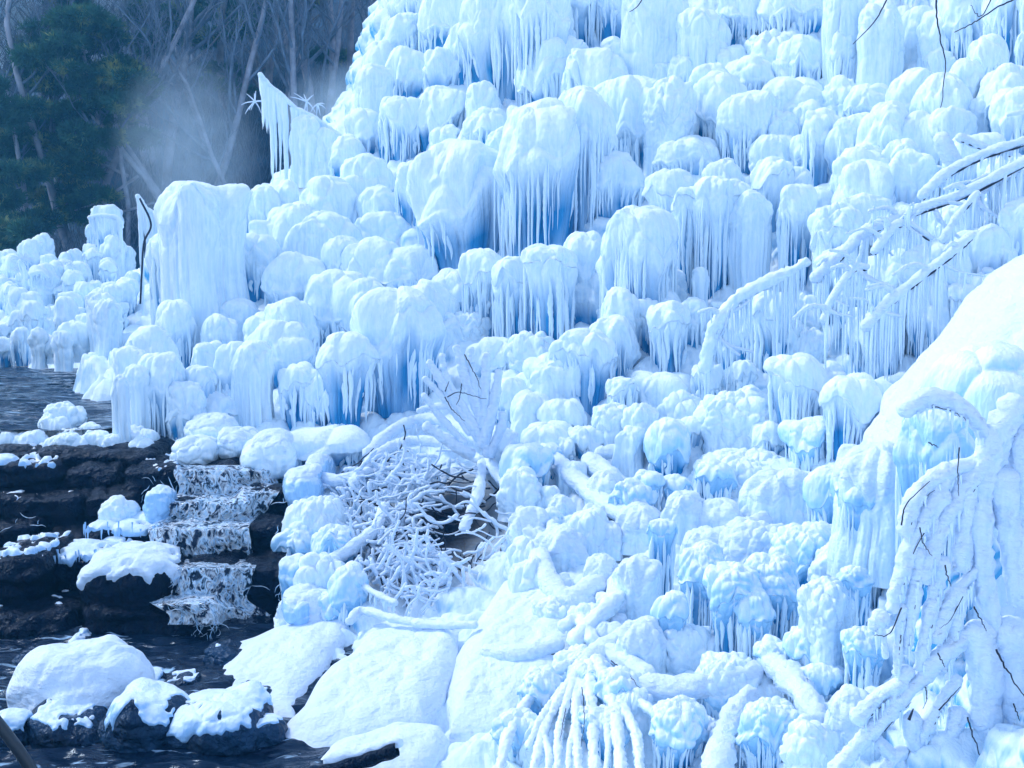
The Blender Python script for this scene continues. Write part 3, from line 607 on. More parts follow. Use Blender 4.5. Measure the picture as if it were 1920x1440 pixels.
# ------------------------------------------------------------------ snowy slabs
def slab(poly, lab, T=.17, edge=52, lift=.0, seed=3, mat=None):
    poly = np.array(poly, float); c0 = poly.mean(0)
    hs = np.array([P(u, v, hit(u, v)) for u, v in np.vstack([poly, c0])])
    A = np.c_[hs[:, :2], np.ones(len(hs))]; co = np.linalg.lstsq(A, hs[:, 2], rcond=None)[0]   # slab plane z = ax + by + c
    u = np.arange(poly[:, 0].min() - 8, poly[:, 0].max() + 8, 2.6); v = np.arange(poly[:, 1].min() - 8, poly[:, 1].max() + 8, 2.6)
    U, V = np.meshgrid(u, v); r = ray(U, V); t = co[2] / (r[..., 2] - co[0] * r[..., 0] - co[1])
    G = r * t[..., None]
    sd_ = np.full(U.shape, 1e9); ins = np.zeros(U.shape, bool); k = len(poly)
    for i in range(k):
        a, b = poly[i], poly[(i + 1) % k]; e = b - a
        s_ = np.clip(((U - a[0]) * e[0] + (V - a[1]) * e[1]) / (e @ e), 0, 1)
        sd_ = np.minimum(sd_, np.hypot(U - a[0] - s_ * e[0], V - a[1] - s_ * e[1]))
        with np.errstate(divide='ignore', invalid='ignore'):
            ins ^= ((a[1] > V) != (b[1] > V)) & (U < e[0] * (V - a[1]) / (e[1] if abs(e[1]) > 1e-6 else 1e-6) + a[0])
    sd_ = np.where(ins, sd_, -sd_) + 9 * fbm(np.stack([U / 70, V / 70, 0 * U + seed], -1), 2, seed)
    x = np.clip(sd_ / edge, 0, 1); prof = np.sqrt(1 - (1 - x) ** 2)
    off = lift + T * prof - .02 + .10 * fbm(G * 1.3, 4, seed) * x + .015 * fbm(G * 9, 2, seed) * x + .02 * worley(G * 5, seed) * x + .022 * np.sin((G[..., 0] * 9 + G[..., 1] * 6 + 3 * fbm(G * 1.5, 2, 7)) * 1.6) * x * fbm(G * 1.2, 2, 5)
    G2 = G + np.array([0, 0, 1.0]) * off[..., None]
    G2[..., 2] = np.where(sd_ < 0, G2[..., 2] - .45, G2[..., 2])
    keep = sd_ > -6
    n, m = U.shape; idx = np.arange(n * m).reshape(n, m)
    q = np.stack([idx[:-1, :-1], idx[1:, :-1], idx[1:, 1:], idx[:-1, 1:]], -1); kq = keep[:-1, :-1] & keep[1:, :-1] & keep[1:, 1:] & keep[:-1, 1:]
    q = q[kq]; used = np.unique(q); mp = np.zeros(n * m, int); mp[used] = np.arange(len(used))
    mb = MB(); mb.add(G2.reshape(-1, 3)[used], mp[q]); o = mb.build('snowy_slab', mat or M_SNOW)
    tag(o, lab, 'rock slab', 'snow covered slabs beside the stream', 'thing'); return o
slab([(385,1300),(440,1215),(520,1185),(640,1152),(655,1175),(640,1210),(600,1270),(565,1330),(560,1375),(500,1400),(460,1370),(410,1335)], 'tilted snow covered slab beside the wet boulders, nearest the cascade', seed=3)
slab([(480,1430),(560,1345),(610,1270),(690,1205),(800,1180),(885,1178),(892,1195),(862,1222),(860,1270),(838,1320),(800,1375),(700,1410),(560,1450)], 'largest smooth snow covered slab in the middle of the row', seed=5, T=.22)
slab([(835,1310),(865,1220),(900,1160),(940,1100),(1010,1080),(1060,1130),(1080,1230),(1040,1300),(960,1370),(840,1385)], 'rippled snowy slab below the brushwood heap', seed=8)
slab([(540,1470),(640,1400),(740,1358),(830,1372),(855,1405),(800,1450),(640,1500)], 'lowest snowy slab along the bottom edge', seed=9)
slab([(660,1215),(700,1180),(760,1165),(820,1172),(800,1195),(700,1215),(668,1235)], 'small snowy slab tucked behind the largest one', seed=12, T=.12, edge=24)

# big snow mound on the right bank
def rotY(a): return np.array(Euler((0, a, 0)).to_matrix())
c = P(2003, 846, 8.6); sc = 8.6 / F
mb = blob_mesh((c[0] + .1, 9.3, c[2]), (520 * sc, 1.5, 285 * sc), p=2.1, rot=(0, -50.5, 0), amp=.11, nscale=1.5, n=110, seed=6)
o = mb.build('snow_mound', M_SNOW); tag(o, 'huge smooth snow mound swelling up behind the near shrub', 'snow mound', None, 'thing')

# ------------------------------------------------------------------ iced branches
def icicle_mesh(x, y, z, ln, r0, rng):
    ns = max(5, int(ln / r0 / 3)); ns = min(ns, 16); t = np.linspace(0, 1, ns)
    rd = r0 * ((1 - t) ** .7 * (1 + .15 * np.sin(t * ln / r0 * .9 + x * 50))) + .0008
    px = x + r0 * .35 * np.sin(t * 4 + y * 30); 
    G, *_ = tube_grid(np.stack([px, y + 0 * t, z - t * ln], -1), rd, 7)
    mb = MB(); mb.grid(G, wrap=True); return mb
for icm, root, sdd in PENDING: icicle_mesh(*icm, random.Random(sdd)).build('icicle', M_CLEAR, root)
def dpts(pts, off=.3, d=None):
    out = []
    for p in pts:
        dd = p[2] if len(p) > 2 else (d if d else hit(p[0], p[1]) - off)
        out.append(P(p[0], p[1], dd))
    return np.array(out)
def coat(pts3, rpx, seed, knob=.18, taper=.35, sc=None, flat=1.0):
    """snow or ice crust round a branch: lumpy tapering tube"""
    L = np.linalg.norm(np.diff(pts3, axis=0), axis=1).sum(); sc = sc or pts3[:, 1].mean() / F; r = rpx * sc
    n = int(np.clip(L / r * 2.2, 10, 90)); p = smooth_path(pts3, n); t = np.linspace(0, 1, n)
    rad = r * (1 - taper * t) * (1 + .18 * vnoise(np.stack([t * L / r * .5, 0 * t + seed, 0 * t], -1), seed))
    pp, rr = capped(p, rad, 5); sides = 20 if rpx > 9 else (12 if rpx > 4 else 8)
    G, a, b, th = tube_grid(pp, rr, sides)
    ctr = pp[:, None]; N = (G - ctr) / (rr[:, None, None] + 1e-9)
    dis = (worley(G / (r * .9), seed) - .3) * knob * r * 1.6 + fbm(G / (r * .5), 2, seed) * r * .12
    G = G + N * np.minimum(dis, rr[:, None] * .8)[..., None]
    return G, p, r
def branch(name, pts, rpx, lab, cat='iced branch', group=None, hang=0, dens=1.0, dark=True, off=.35, d=None, seed=1, knob=.16, taper=.3, rice=1.0, mat=None, parent=None):
    rng = random.Random(seed); P3 = dpts(pts, off, d)
    root = parent or empty(name, P3[0], lab, cat, group)
    if not parent: root['kind'] = 'thing'
    G, p, r = coat(P3, rpx, seed, knob, taper)
    mb = MB(); mb.grid(G, wrap=True); mb.build('snow_coat', mat or M_SNOW, root)
    if dark:
        q = smooth_path(P3, 40) + np.array([0, -r * .45, -r * .86])
        rad = r * .13 * (1 + .5 * np.sin(np.arange(40) * 1.1)); mb = MB(); Gd, *_ = tube_grid(q, rad, 6); mb.grid(Gd, wrap=True); mb.build('bark', M_TWIG, root)
    if hang:
        L = np.linalg.norm(np.diff(P3, axis=0), axis=1).sum(); sc = P3[:, 1].mean() / F
        n = int(min(96, L / sc / 7.0 * dens)); pp = smooth_path(P3, 200)
        for i in range(n):
            k = int((i + rng.uniform(-.4, .4) + .5) / n * 199); k = min(max(k, 2), 197); b = pp[k]
            gt = float(vnoise(np.array([[k / 14., seed * 1.7, 1.]]), 9)[0])
            if gt < -.6: continue
            ln = hang * 1.25 * sc * (.50 + .75 * gt + rng.uniform(-.2, .35) if gt > -.1 else rng.uniform(.15, .5)) * (.75 + .4 * vnoise(np.array([[k / 23., seed, 0]]), 4)[0])
            r0 = sc * rng.uniform(1.8, 3.9) * rice
            icicle_mesh(b[0], b[1] - r * rng.uniform(-.3, .5), b[2] - r * .3, ln + r * .6, r0, rng).build('icicle', M_ICE, root)
    if hang > 90 and name == 'iced_branch':
        sc = P3[:, 1].mean() / F; pp = smooth_path(P3, 100)
        for i in range(7):
            k = rng.randrange(8, 92); b = pp[k]; a = rng.choice([rng.uniform(.2, 1.1), rng.uniform(-1.3, -.3), rng.uniform(2.2, 3.2)]); L = rng.uniform(28, 85) * sc
            q = np.array([b, b + np.array([cos(a) * L * .5, -.04, sin(a) * L * .5 + .02]), b + np.array([cos(a + .25) * L, -.08, sin(a + .25) * L])])
            G, p_, r_ = coat(q, rng.uniform(3, 6), seed + i, .3, .5, sc=sc); mb = MB(); mb.grid(G, wrap=True); mb.build('side_twig', M_SNOW, root)
            if i % 2: 
                for j in range(5):
                    z = smooth_path(q, 9)[rng.randrange(2, 8)]; icicle_mesh(z[0], z[1], z[2], rng.uniform(12, 50) * sc, rng.uniform(1.5, 3) * sc, rng).build('icicle', M_ICE, root)
    return root
g = 'fallen iced branches above the snow mound'
branch('iced_branch', [(1625,610),(1660,572),(1720,522),(1775,480),(1822,440)], 11, 'straight iced branch with a comb of long icicles above the snow mound', group=g, hang=190, d=10.6, seed=2, dens=1.3)
branch('iced_branch', [(1530,520),(1560,490),(1590,465),(1615,440),(1640,425),(1690,405),(1740,385),(1810,360),(1925,300)], 12, 'longest iced branch slanting across, dark bark showing underneath', group=g, hang=185, d=11.2, seed=3, dens=1.2)
branch('iced_branch', [(1730,365),(1775,325),(1840,290),(1925,262)], 11, 'thick snowy branch above the longest one', group=g, hang=70, d=11.6, seed=4)
branch('iced_branch', [(1766,262),(1775,282),(1792,306)], 17, 'stubby snow coated branch end beside the topmost branches', group=g, dark=False, d=11.8, seed=5)
branch('iced_branch', [(1800,258),(1850,277),(1895,288)], 8, 'short snowy branch pointing up above the thick one', group=g, d=11.7, seed=6, hang=30)
branch('iced_branch', [(1640,470),(1676,424),(1702,420),(1745,446)], 9, 'small arched icy branch with fine icicles', group=g, hang=120, d=10.9, seed=7)
branch('iced_branch', [(1768,450),(1795,405),(1832,362)], 8, 'thin diagonal branch crossing between two thicker ones', group=g, d=11.0, seed=8, hang=60)
branch('iced_branch', [(1810,385),(1860,350),(1925,318)], 5, 'dark bare branch with a thick fringe of very long icicles', group=g, hang=230, d=11.3, seed=9, dens=1.6, rice=1.15)
branch('iced_branch', [(1545,600),(1560,560),(1600,505),(1625,500)], 8, 'low icy branch dripping beside the longest one', group=g, hang=150, d=10.8, seed=10, dens=1.3)
branch('iced_branch', [(1322,690),(1332,640),(1350,598),(1385,558),(1430,532),(1475,512),(1512,492)], 13, 'knobbly arched iced branch curving over a pale curtain', hang=150, d=11.5, seed=11, knob=.3, dark=False, dens=1.3, mat=M_CAP)
branch('iced_branch', [(1925,208),(1890,215)], 5, 'tiny snowy twig at the picture edge above the fallen branches', group=g, d=11.4, seed=12, dark=False)
for i, (a, lab) in enumerate([([(1800,560),(1840,530),(1858,545)], 'small snowy curl under the fringe, upper'), ([(1780,600),(1815,585),(1840,560)], 'knobbly snowy stick under the fringe, lower'), ([(1850,510),(1880,520),(1895,505)], 'hooked snowy twig under the fringe')]):
    branch('iced_branch', a, 9, lab, group=g, d=10.9, seed=20 + i, dark=False, knob=.3)
g = 'snowy stems of the middle slope'
SET = [([(690,850),(740,805),(800,785),(860,800),(930,850)],12,'long snowy bough arching over the brushwood heap, upper',0),
 ([(665,905),(700,860),(760,828),(830,832),(900,862)],11,'long snowy bough arching over the brushwood heap, lower',0),
 ([(598,895),(640,902),(690,885)],12,'short thick snowy bough at the near end of the heap',0),
 ([(918,868),(940,895),(965,915),(992,905)],14,'snowy log ending in a club beside the heap',0),
 ([(905,870),(895,930),(870,990)],11,'snowy stem dropping down the middle of the heap',0),
 ([(625,1050),(670,1020),(705,990),(720,950)],13,'bent snowy bough climbing the lower heap',0),
 ([(655,1165),(680,1145),(740,1160),(800,1170),(890,1172)],9,'snowy root lying along the slab below the heap',0),
 ([(660,1085),(700,1110),(740,1130)],7,'thin snowy stick above the slab',20),
 ([(1045,865),(1075,895),(1130,940),(1195,985)],20,'fat snowy log with icicles below its edge, first of two',70),
 ([(1110,870),(1150,900),(1205,965)],20,'fat snowy log with icicles below its edge, second of two',70),
 ([(1125,850),(1180,842),(1240,828),(1290,800)],12,'knobbly snowy bough lying across the middle slope',0),
 ([(1225,850),(1245,815),(1262,795)],11,'upright snowy stub with icicles',40),
 ([(1012,1045),(1030,1090),(1065,1120),(1118,1098)],22,'thick snow coated bough bent like a cradle',0),
 ([(1035,985),(1040,1020)],12,'small upright snowy stub above the cradle bough',0),
 ([(915,1222),(980,1226),(1045,1208)],17,'fat horizontal snowy bough pointing at the slabs',45),
 ([(1085,1262),(1125,1225),(1182,1182)],22,'thick snowy bough rising from the drooping bush',0),
 ([(1140,1222),(1180,1245),(1215,1268)],20,'short thick snowy bough with dark bark below',0),
 ([(1155,1135),(1165,1090),(1175,1075)],22,'upright club of snow behind the drooping bush',0),
 ([(1345,1445),(1362,1370),(1405,1305)],26,'knobbly snowy ridge climbing from the bottom edge',30),
 ([(1440,1235),(1490,1280),(1530,1345)],28,'knobbly snowy ridge falling towards the mushroom cap',60),
 ([(1200,1295),(1300,1290),(1410,1262)],26,'level knobbly snow ridge over blue ice',70),
 ([(1590,1345),(1640,1310)],26,'snowy hummock beside the near shrub',0),
 ([(1430,975),(1380,1000),(1300,1010)],18,'snow ridge behind the hanging blue curtains',0),
]
for i, (pts, r, lab, hg) in enumerate(SET):
    branch('snowy_bough', pts, r, lab, 'snowy bough', g, hang=hg, off=.35 if pts[0][1] > 1000 else .25, seed=60 + i, knob=.28 if 'knobbly' in lab or 'ridge' in lab else .16, dark=('dark' in lab or 'log' in lab or 'cradle' in lab or 'horizontal' in lab), taper=.15)

# bushes built of many snowy stems
def bush(name, lab, cat, stems, off, d=None, seed=1, group=None, hang=None, twigs=(), mat=None, knob=.34, rs=.88):
    P0 = dpts([stems[0][0][0]], off, d)[0]; root = empty(name, P0, lab, cat, group); root['kind'] = 'thing'
    for i, (pts, r) in enumerate(stems):
        G, p, rr = coat(dpts(pts, off, d), r * rs, seed + i, knob, .3); mb = MB(); mb.grid(G, wrap=True); mb.build('snowy_stem', mat or M_SNOW, root)
    for pts, r in twigs:
        r = r * .7
        P3 = dpts(pts, off + .16 if d is None else off, (d - .16) if d else None); q = smooth_path(P3, 24); sc = q[:, 1].mean() / F
        q = q + .006 * vnoise(np.stack([np.arange(24) * .7, np.arange(24) * 0 + r, np.arange(24) * 0.], -1), 8)[:, None]
        mb = MB(); Gd, *_ = tube_grid(q, np.linspace(1, .4, 24) * r * sc, 6); mb.grid(Gd, wrap=True); mb.build('bare_twig', M_TWIG, root)
    return root
bush('snowy_plant', 'fan of fat snowy fingers standing above the brushwood heap', 'plant', [
 ([(905,830),(850,750),(812,690),(805,680)],12),([(890,800),(840,715),(828,668)],10),([(900,780),(870,700),(856,652)],12),([(900,790),(885,700),(884,655)],10),([(905,800),(910,720),(912,668)],13),
 ([(880,810),(830,745),(797,710)],9),([(870,830),(820,775),(795,742)],9),([(905,830),(925,760),(935,700)],14),([(920,850),(940,800),(942,778)],12),([(880,850),(830,820),(800,800)],14),([(915,850),(905,815),(910,785)],12),([(840,760),(800,765),(785,770)],8),([(950,850),(960,830),(965,815)],12)],
 0, d=10.9, seed=5, knob=.18, rs=.82, twigs=[([(833,745),(850,770),(872,790)],1.6),([(870,665),(890,700),(902,730)],1.6),([(838,745),(860,735),(885,742),(912,748)],1.6),([(834,735),(842,715)],1.6),([(865,720),(862,745),(855,760)],1.5)])
bush('drooping_bush', 'drooping iced bush with many thick hanging stems at the bottom edge', 'bush', [
 ([(1100,1230),(1040,1260),(985,1320),(950,1390),(938,1445)],14),([(1100,1235),(1055,1300),(1020,1370),(1000,1445)],14),([(1060,1290),(1020,1340),(990,1400)],12),([(1105,1245),(1110,1340),(1115,1445)],16),
 ([(1085,1240),(1080,1340),(1085,1445)],14),([(1120,1240),(1150,1320),(1165,1445)],17),([(1075,1280),(1050,1360),(1045,1445)],12),([(1150,1300),(1190,1370),(1200,1445)],15),([(1080,1200),(1130,1150),(1160,1120)],24),([(1110,1200),(1085,1160),(1055,1175)],18),
 ([(980,1340),(950,1370),(940,1400)],9),([(1020,1380),(1030,1420),(1025,1450)],10),([(1130,1260),(1180,1300),(1230,1340)],16),([(1090,1330),(1070,1390),(1065,1450)],9),([(1135,1330),(1140,1400),(1135,1450)],9)],
 .45, seed=35, mat=M_CAP, knob=.30, rs=.78, twigs=[([(1090,1290),(1096,1340),(1090,1400)],1.6),([(1060,1330),(1050,1390)],1.4),([(1145,1240),(1175,1262),(1200,1290)],1.8)])
SH = [([(1860,820),(1842,930),(1842,1040),(1858,1150),(1925,1310)],30),([(1700,765),(1750,745),(1810,770),(1850,820)],26),([(1698,992),(1715,935),(1760,892),(1850,860)],24),([(1850,860),(1800,930),(1760,1000),(1735,1080)],26),
 ([(1760,930),(1712,1010),(1690,1080),(1672,1140)],24),([(1650,1160),(1640,1172)],20),([(1566,1445),(1640,1365),(1700,1300),(1745,1258)],24),([(1755,1190),(1790,1120),(1828,1070)],22),([(1610,1342),(1650,1305),(1690,1280)],22),
 ([(1725,1390),(1755,1330),(1795,1275)],20),([(1692,1140),(1685,1200),(1682,1260)],14),([(1722,1040),(1712,1130),(1700,1220)],18),([(1765,1060),(1745,1150),(1725,1250)],22),([(1800,1110),(1790,1190),(1770,1250)],20),([(1832,1190),(1852,1270),(1842,1345)],42),
 ([(1895,1190),(1905,1290),(1915,1445)],44),([(1710,1350),(1720,1445)],22),([(1795,1340),(1765,1445)],26),([(1650,1395),(1700,1440)],20),([(1850,1330),(1860,1445)],34),([(1740,1250),(1790,1210),(1830,1180)],24),([(1880,900),(1895,1000),(1910,1120)],36),([(1920,820),(1925,980)],34),
 ([(1775,880),(1750,960),(1752,1040)],20),([(1700,1260),(1660,1330),(1600,1400)],18),([(1690,1410),(1650,1450)],16),([(1660,1230),(1655,1180)],9),([(1830,880),(1810,960),(1805,1060)],26),([(1900,760),(1880,800),(1870,860)],34)]
bush('snow_laden_shrub', 'tall shrub bowed under thick snow filling the lower corner', 'shrub', SH, 0, d=5.4, seed=80, knob=.24, rs=.78, twigs=[([(1690,985),(1700,945),(1745,900)],2.6),([(1724,990),(1732,1020),(1748,1042)],2.0),([(1772,1060),(1776,1080),(1784,1098)],2.4),([(1826,1138),(1838,1160),(1850,1182)],2.4),
 ([(1868,1218),(1890,1260),(1925,1312)],3.2),([(1814,1345),(1828,1390),(1850,1445)],2.6),([(1760,1332),(1780,1310),(1802,1286)],2.4),([(1704,1350),(1712,1330)],5),([(1758,1225),(1772,1250)],2.2),([(1735,1290),(1738,1310),(1730,1330)],1.8),([(1690,1140),(1668,1188),(1640,1190)],2.4),([(1798,840),(1796,890),(1798,930)],2),([(1805,1120),(1780,1165),(1760,1178)],1.4),([(1740,830),(1760,838)],2),([(1900,1320),(1912,1350)],2.2)])
def dens_stick(seed):
    rg = random.Random(seed)
    root = empty('twig_cluster', P(1730, 1250, 5.2), 'sprinkling of bare twig ends poking out of the shrub snow', 'twigs'); root['kind'] = 'stuff'; mb = MB()
    for i in range(16):
        b = rg.choice(SH)[0]; k = rg.randrange(len(b) - 1); t = rg.random(); u = b[k][0] + (b[k + 1][0] - b[k][0]) * t + rg.uniform(-22, 22); v = b[k][1] + (b[k + 1][1] - b[k][1]) * t + rg.uniform(-10, 24)
        if v < 1020: continue
        a = rg.uniform(-2.4, -.6); L = rg.uniform(4, 13)
        q = P(np.array([u, u + cos(a) * L]), np.array([v, v - sin(a) * L]), np.array([5.30, 5.24])); q = smooth_path(q, 4)
        Gd, *_ = tube_grid(q, 1.1 * 5.3 / F, 5); mb.grid(Gd, wrap=True)
    mb.build('twigs', M_TWIG, root)
shr = bpy.data.objects['snow_laden_shrub']
for i, (pts, r) in enumerate(SH[1:17]):
    P3 = smooth_path(dpts(pts, 0, 5.4), 60); sc = 5.4 / F; P3 = P3 + np.array([0, -r * .60 * sc, -r * .68 * sc]) + .004 * vnoise(np.stack([np.arange(60) * .5, np.arange(60) * 0 + i, np.arange(60) * 0.], -1), 8)[:, None]
    rg = random.Random(i); a = rg.randrange(5, 25); b_ = a + rg.randrange(10, 30)
    mb = MB(); G, *_ = tube_grid(P3[a:b_], np.linspace(1.0, .5, b_ - a) * sc, 6); mb.grid(G, wrap=True); mb.build('bark', M_TWIG, shr)
    if True:
        for j in range(9):
            q = P3[rg.randrange(5, 55)]; icicle_mesh(q[0], q[1], q[2] + .01, rg.uniform(14, 46) * sc, rg.uniform(1.6, 3.4) * sc, rg).build('icicle', M_ICE, shr)

# brushwood heap
def heap():
    rg = random.Random(12); poly = [(600, 900), (700, 850), (860, 850), (950, 900), (960, 1010), (900, 1060), (760, 1120), (690, 1090), (640, 1000)]
    root = empty('brushwood_heap', P(780, 1110, 9.2), 'tangled heap of thin snow coated twigs over a dark hollow', 'brushwood'); root['kind'] = 'thing'
    def inside(u, v):
        ins = False
        for i in range(len(poly)):
            a, b = poly[i], poly[(i + 1) % len(poly)]
            if (a[1] > v) != (b[1] > v) and u < (b[0] - a[0]) * (v - a[1]) / (b[1] - a[1]) + a[0]: ins = not ins
        return ins
    for nm, cnt, rr, offr, mt in (('snowy_twigs', 430, (1.6, 4.6), (.12, .45), M_SNOW), ('dark_twigs', 130, (1.0, 2.0), (.0, .3), M_TWIG)):
        mb = MB(); n = 0
        while n < cnt:
            u, v = rg.uniform(590, 965), rg.uniform(850, 1130)
            if not inside(u, v): continue
            if nm == 'snowy_twigs' and ((u - 875) / 85) ** 2 + ((v - 955) / 90) ** 2 < 1 and rg.random() < .85: continue
            n += 1
            d = hit(u, v) - rg.uniform(*offr); L = rg.uniform(28, 95); a = rg.gauss(-.9, .9) if u < 800 else rg.gauss(-2.2, .9); k = 5; pts = [(u, v)]
            for j in range(k):
                a += rg.uniform(-.55, .55); pts.append((pts[-1][0] + cos(a) * L / k, pts[-1][1] - sin(a) * L / k))
            P3 = np.array([P(x, y, d + rg.uniform(-.02, .02)) for x, y in pts]); q = smooth_path(P3, 14); sc = d / F; r = rg.uniform(*rr) * sc
            pp, rd = capped(q, np.linspace(1, .75, 14) * r * (1 + .2 * vnoise(np.stack([np.arange(14) * .9, np.arange(14) * 0 + n, np.arange(14) * 0.], -1), 3)), 3)
            G, *_ = tube_grid(pp, rd, 8); mb.grid(G, wrap=True)
        o = mb.build(nm, mt, root); o['kind'] = 'stuff'
heap()
# thin bare twigs against the top of the icefall
for i, (pts, r, lab) in enumerate([([(1925,-10),(1880,8),(1830,40),(1790,60)],1.7,'longest bare dark twig reaching in at the top corner'),([(1860,-5),(1840,30),(1820,10)],1.2,'forked thin twig end near the top corner'),([(1665,-5),(1640,40),(1600,82)],1.5,'bare twig crossing the tall smooth dome'),([(1755,-5),(1760,60),(1772,120),(1765,200)],1.7,'icy thread-like twig hanging down from the top edge'),([(1205,-5),(1195,12),(1178,24)],1.2,'tiny dark twig in front of the top edge')]):
    q = smooth_path(dpts(pts, d=9.0), 30); q += .012 * vnoise(np.stack([np.arange(30) * .8, np.arange(30) * 0 + i, np.arange(30) * 0.], -1), 8)[:, None]
    mb = MB(); G, *_ = tube_grid(q, np.linspace(1, .45, 30) * r * 9 / F, 6); mb.grid(G, wrap=True)
    tag(mb.build('bare_twig', M_TWIG), lab, 'twig', 'bare twigs over the icefall', 'thing')

# iced snags at the forest edge
def snag(lab, ridge, hang, d, seed, sprigs=(), dens=2.0, rice=2.0, trunk=None):
    r = branch('iced_snag', ridge, 5, lab, 'iced snag', 'iced snags at the forest edge', hang=hang, dens=dens, rice=rice, d=d, seed=seed, dark=False, mat=M_ICE)
    rg = random.Random(seed)
    for (u, v, R, n) in sprigs:
        mb = MB()
        for k in range(n):
            a = rg.uniform(0, 2 * PI); L = R * rg.uniform(.5, 1); q = P(np.array([u, u + cos(a) * L * .6, u + cos(a) * L]), np.array([v, v - sin(a) * L * .55, v - sin(a) * L + 3]), d + np.array([0, .02, .03]))
            G, *_ = tube_grid(smooth_path(q, 6), np.linspace(1.5, .4, 6) * d / F, 5); mb.grid(G, wrap=True)
        mb.build('frosted_sprig', M_SNOW, r)
    if trunk:
        mb = MB(); G, *_ = tube_grid(smooth_path(dpts(trunk, d=d - .4), 40), 1.9 * d / F, 8); mb.grid(G, wrap=True); mb.build('trunk', M_TWIG, r)
    return r
snag('tall wedge of hanging ice on a broken stem against the forest', [(488,140),(505,160),(530,180),(556,205)], 225, 20.5, 3, [(478,190,30,11), (575,190,34,9)], 4.5, 1.8)
snag('icy slope of drips beside the tall wedge', [(556,205),(585,218),(610,235),(650,262)], 120, 20.5, 5, [(595,195,20,5)], 2.8, 1.4)
snag('leaning curtain of drips with a dark bare stem beside the block of ice', [(258,368),(275,392),(300,405),(322,418)], 210, 17.8, 7, [(300,385,20,5)], 4.0, 1.3, trunk=[(262,372),(283,420),(270,455),(266,510),(263,570)])
snag('small fringe of icicles hanging from a thin branch before the pine', [(168,408),(195,404),(222,410),(228,425)], 62, 19, 9, [], 2.5, .8)
snag('star shaped frosted sprig on the far bank', [(38,490),(44,500),(50,520)], 30, 24, 11, [(42,485,28,22), (30,505,18,8)], 2, 1)
snag('second smaller frosted sprig beside the star shaped one', [(60,515),(75,510),(90,520)], 20, 24, 13, [(80,515,14,9), (132,495,12,7)], 2, .8)

# ------------------------------------------------------------------ water
def water(name, x0, x1, y0, y1, z, mat, amp, sc_, n=260, lab=None):
    X, Y = np.meshgrid(np.linspace(x0, x1, n), np.linspace(y0, y1, n)); p = np.stack([X * sc_[0], Y * sc_[1], 0 * X], -1)
    Z = z + amp * (fbm(p, 4, 3) + .6 * (1 - np.abs(fbm(p * 1.7 + 5, 3, 9)) * 2.5))
    mb = MB(); mb.grid(np.stack([X, Y, Z], -1)); o = mb.build(name, mat); tag(o, lab, kind='structure'); return o
water('pool_water', -12, -4.7, 12.5, 26, POOL_Z + .03, M_POOL, .03, (1.2, 3.2), 320, 'dark rippled pool above the ledges')
water('stream_water', -5, -.9, 5.6, 9.75, LOW_Z + .03, M_STREAM, .045, (1.6, 2.4), 300, 'dark running stream between the boulders')
def fall():
    rg = random.Random(31); root = empty('white_water', P(390, 1160, 9.7), 'splashing strands of white water tumbling down the black ledges', 'water'); root['kind'] = 'stuff'; mb = MB()
    lanes = [(330, 455, 872, 1170, 260), (225, 330, 885, 940, 8), (0, 110, 935, 990, 5), (350, 460, 1150, 1180, 14), (330, 420, 1180, 1195, 6), (320, 360, 1060, 1150, 12), (520, 548, 930, 1140, 14)]
    for (u0, u1, v0, v1, n) in lanes:
        for i in range(n):
            v = rg.uniform(v0, v1); cxx = (u0 + u1) / 2 + (16 * sin(v / 55.) if u0 == 330 else 0); u = rg.gauss(cxx, (u1 - u0) * .22); L = rg.uniform(10, 42); a = -PI / 2 + rg.gauss(0, .7)
            flat = v > 1190
            if flat: a = rg.gauss(.35, .35)
            d = min([dfr(v)] + [dfr(min(L_[3], 1230)) for L_ in LEDGES if L_[0] - 10 < u < L_[2] + 10 and L_[1] - 8 < v < L_[3] + 4]) - .05 - rg.uniform(0, .10)
            if flat: d = (LOW_Z + .09) / float(ray(u, v)[2])
            pts = [(u, v)]
            for j in range(4): a += rg.uniform(-.8, .8); pts.append((pts[-1][0] + cos(a) * L / 4, pts[-1][1] - sin(a) * L / 4))
            P3 = np.array([P(x, y, (d if not flat else (LOW_Z + .09) / float(ray(x, y)[2]))) for x, y in pts]); r = rg.uniform(.3, .85) * d / F
            G, *_ = tube_grid(smooth_path(P3, 10), r * np.array([.2, .6, 1, .8, 1.2, .7, 1, .8, .5, .15]), 6); mb.grid(G, wrap=True)
    mb.build('strands', M_SPLASH, root)
    U, V = np.meshgrid(np.arange(300, 490, 2.2), np.arange(872, 1172, 2.2)); sh = 18 * np.sin(V / 60.) + 30 * vnoise(np.stack([V / 34., 0 * V, 0 * V + 2], -1), 6)
    D = np.full(U.shape, 99.0)
    for L_ in LEDGES:
        D = np.where((U + sh > L_[0] - 10) & (U + sh < L_[2] + 10) & (V > L_[1] - 6) & (V < L_[3] + 4), np.minimum(D, dfr(min(L_[3], 1230))), D)
    D = np.where(D > 90, dfr(V), D)
    k = np.ones(9) / 9; D = np.apply_along_axis(lambda c: np.convolve(np.pad(c, 4, 'edge'), k, 'valid'), 0, D); D = np.apply_along_axis(lambda c: np.convolve(np.pad(c, 4, 'edge'), k, 'valid'), 1, D)
    e = (np.minimum(U - 300, 490 - U) + 26 * fbm(np.stack([U / 60., V / 26., 0 * U], -1), 3, 14)) / 190; q = np.stack([U / 9., V / 22., 0 * U], -1)
    D = D - .02 - .11 * np.clip(e * 4.5 - .3 + .9 * fbm(q, 3, 4) - .2, 0, 1) - .05 * np.abs(fbm(q * 1.6, 3, 8)); U2 = U + sh
    G = P(U2, V, D); mb = MB(); mb.grid(G); mb.build('water_sheet', M_FALL, root)
fall()
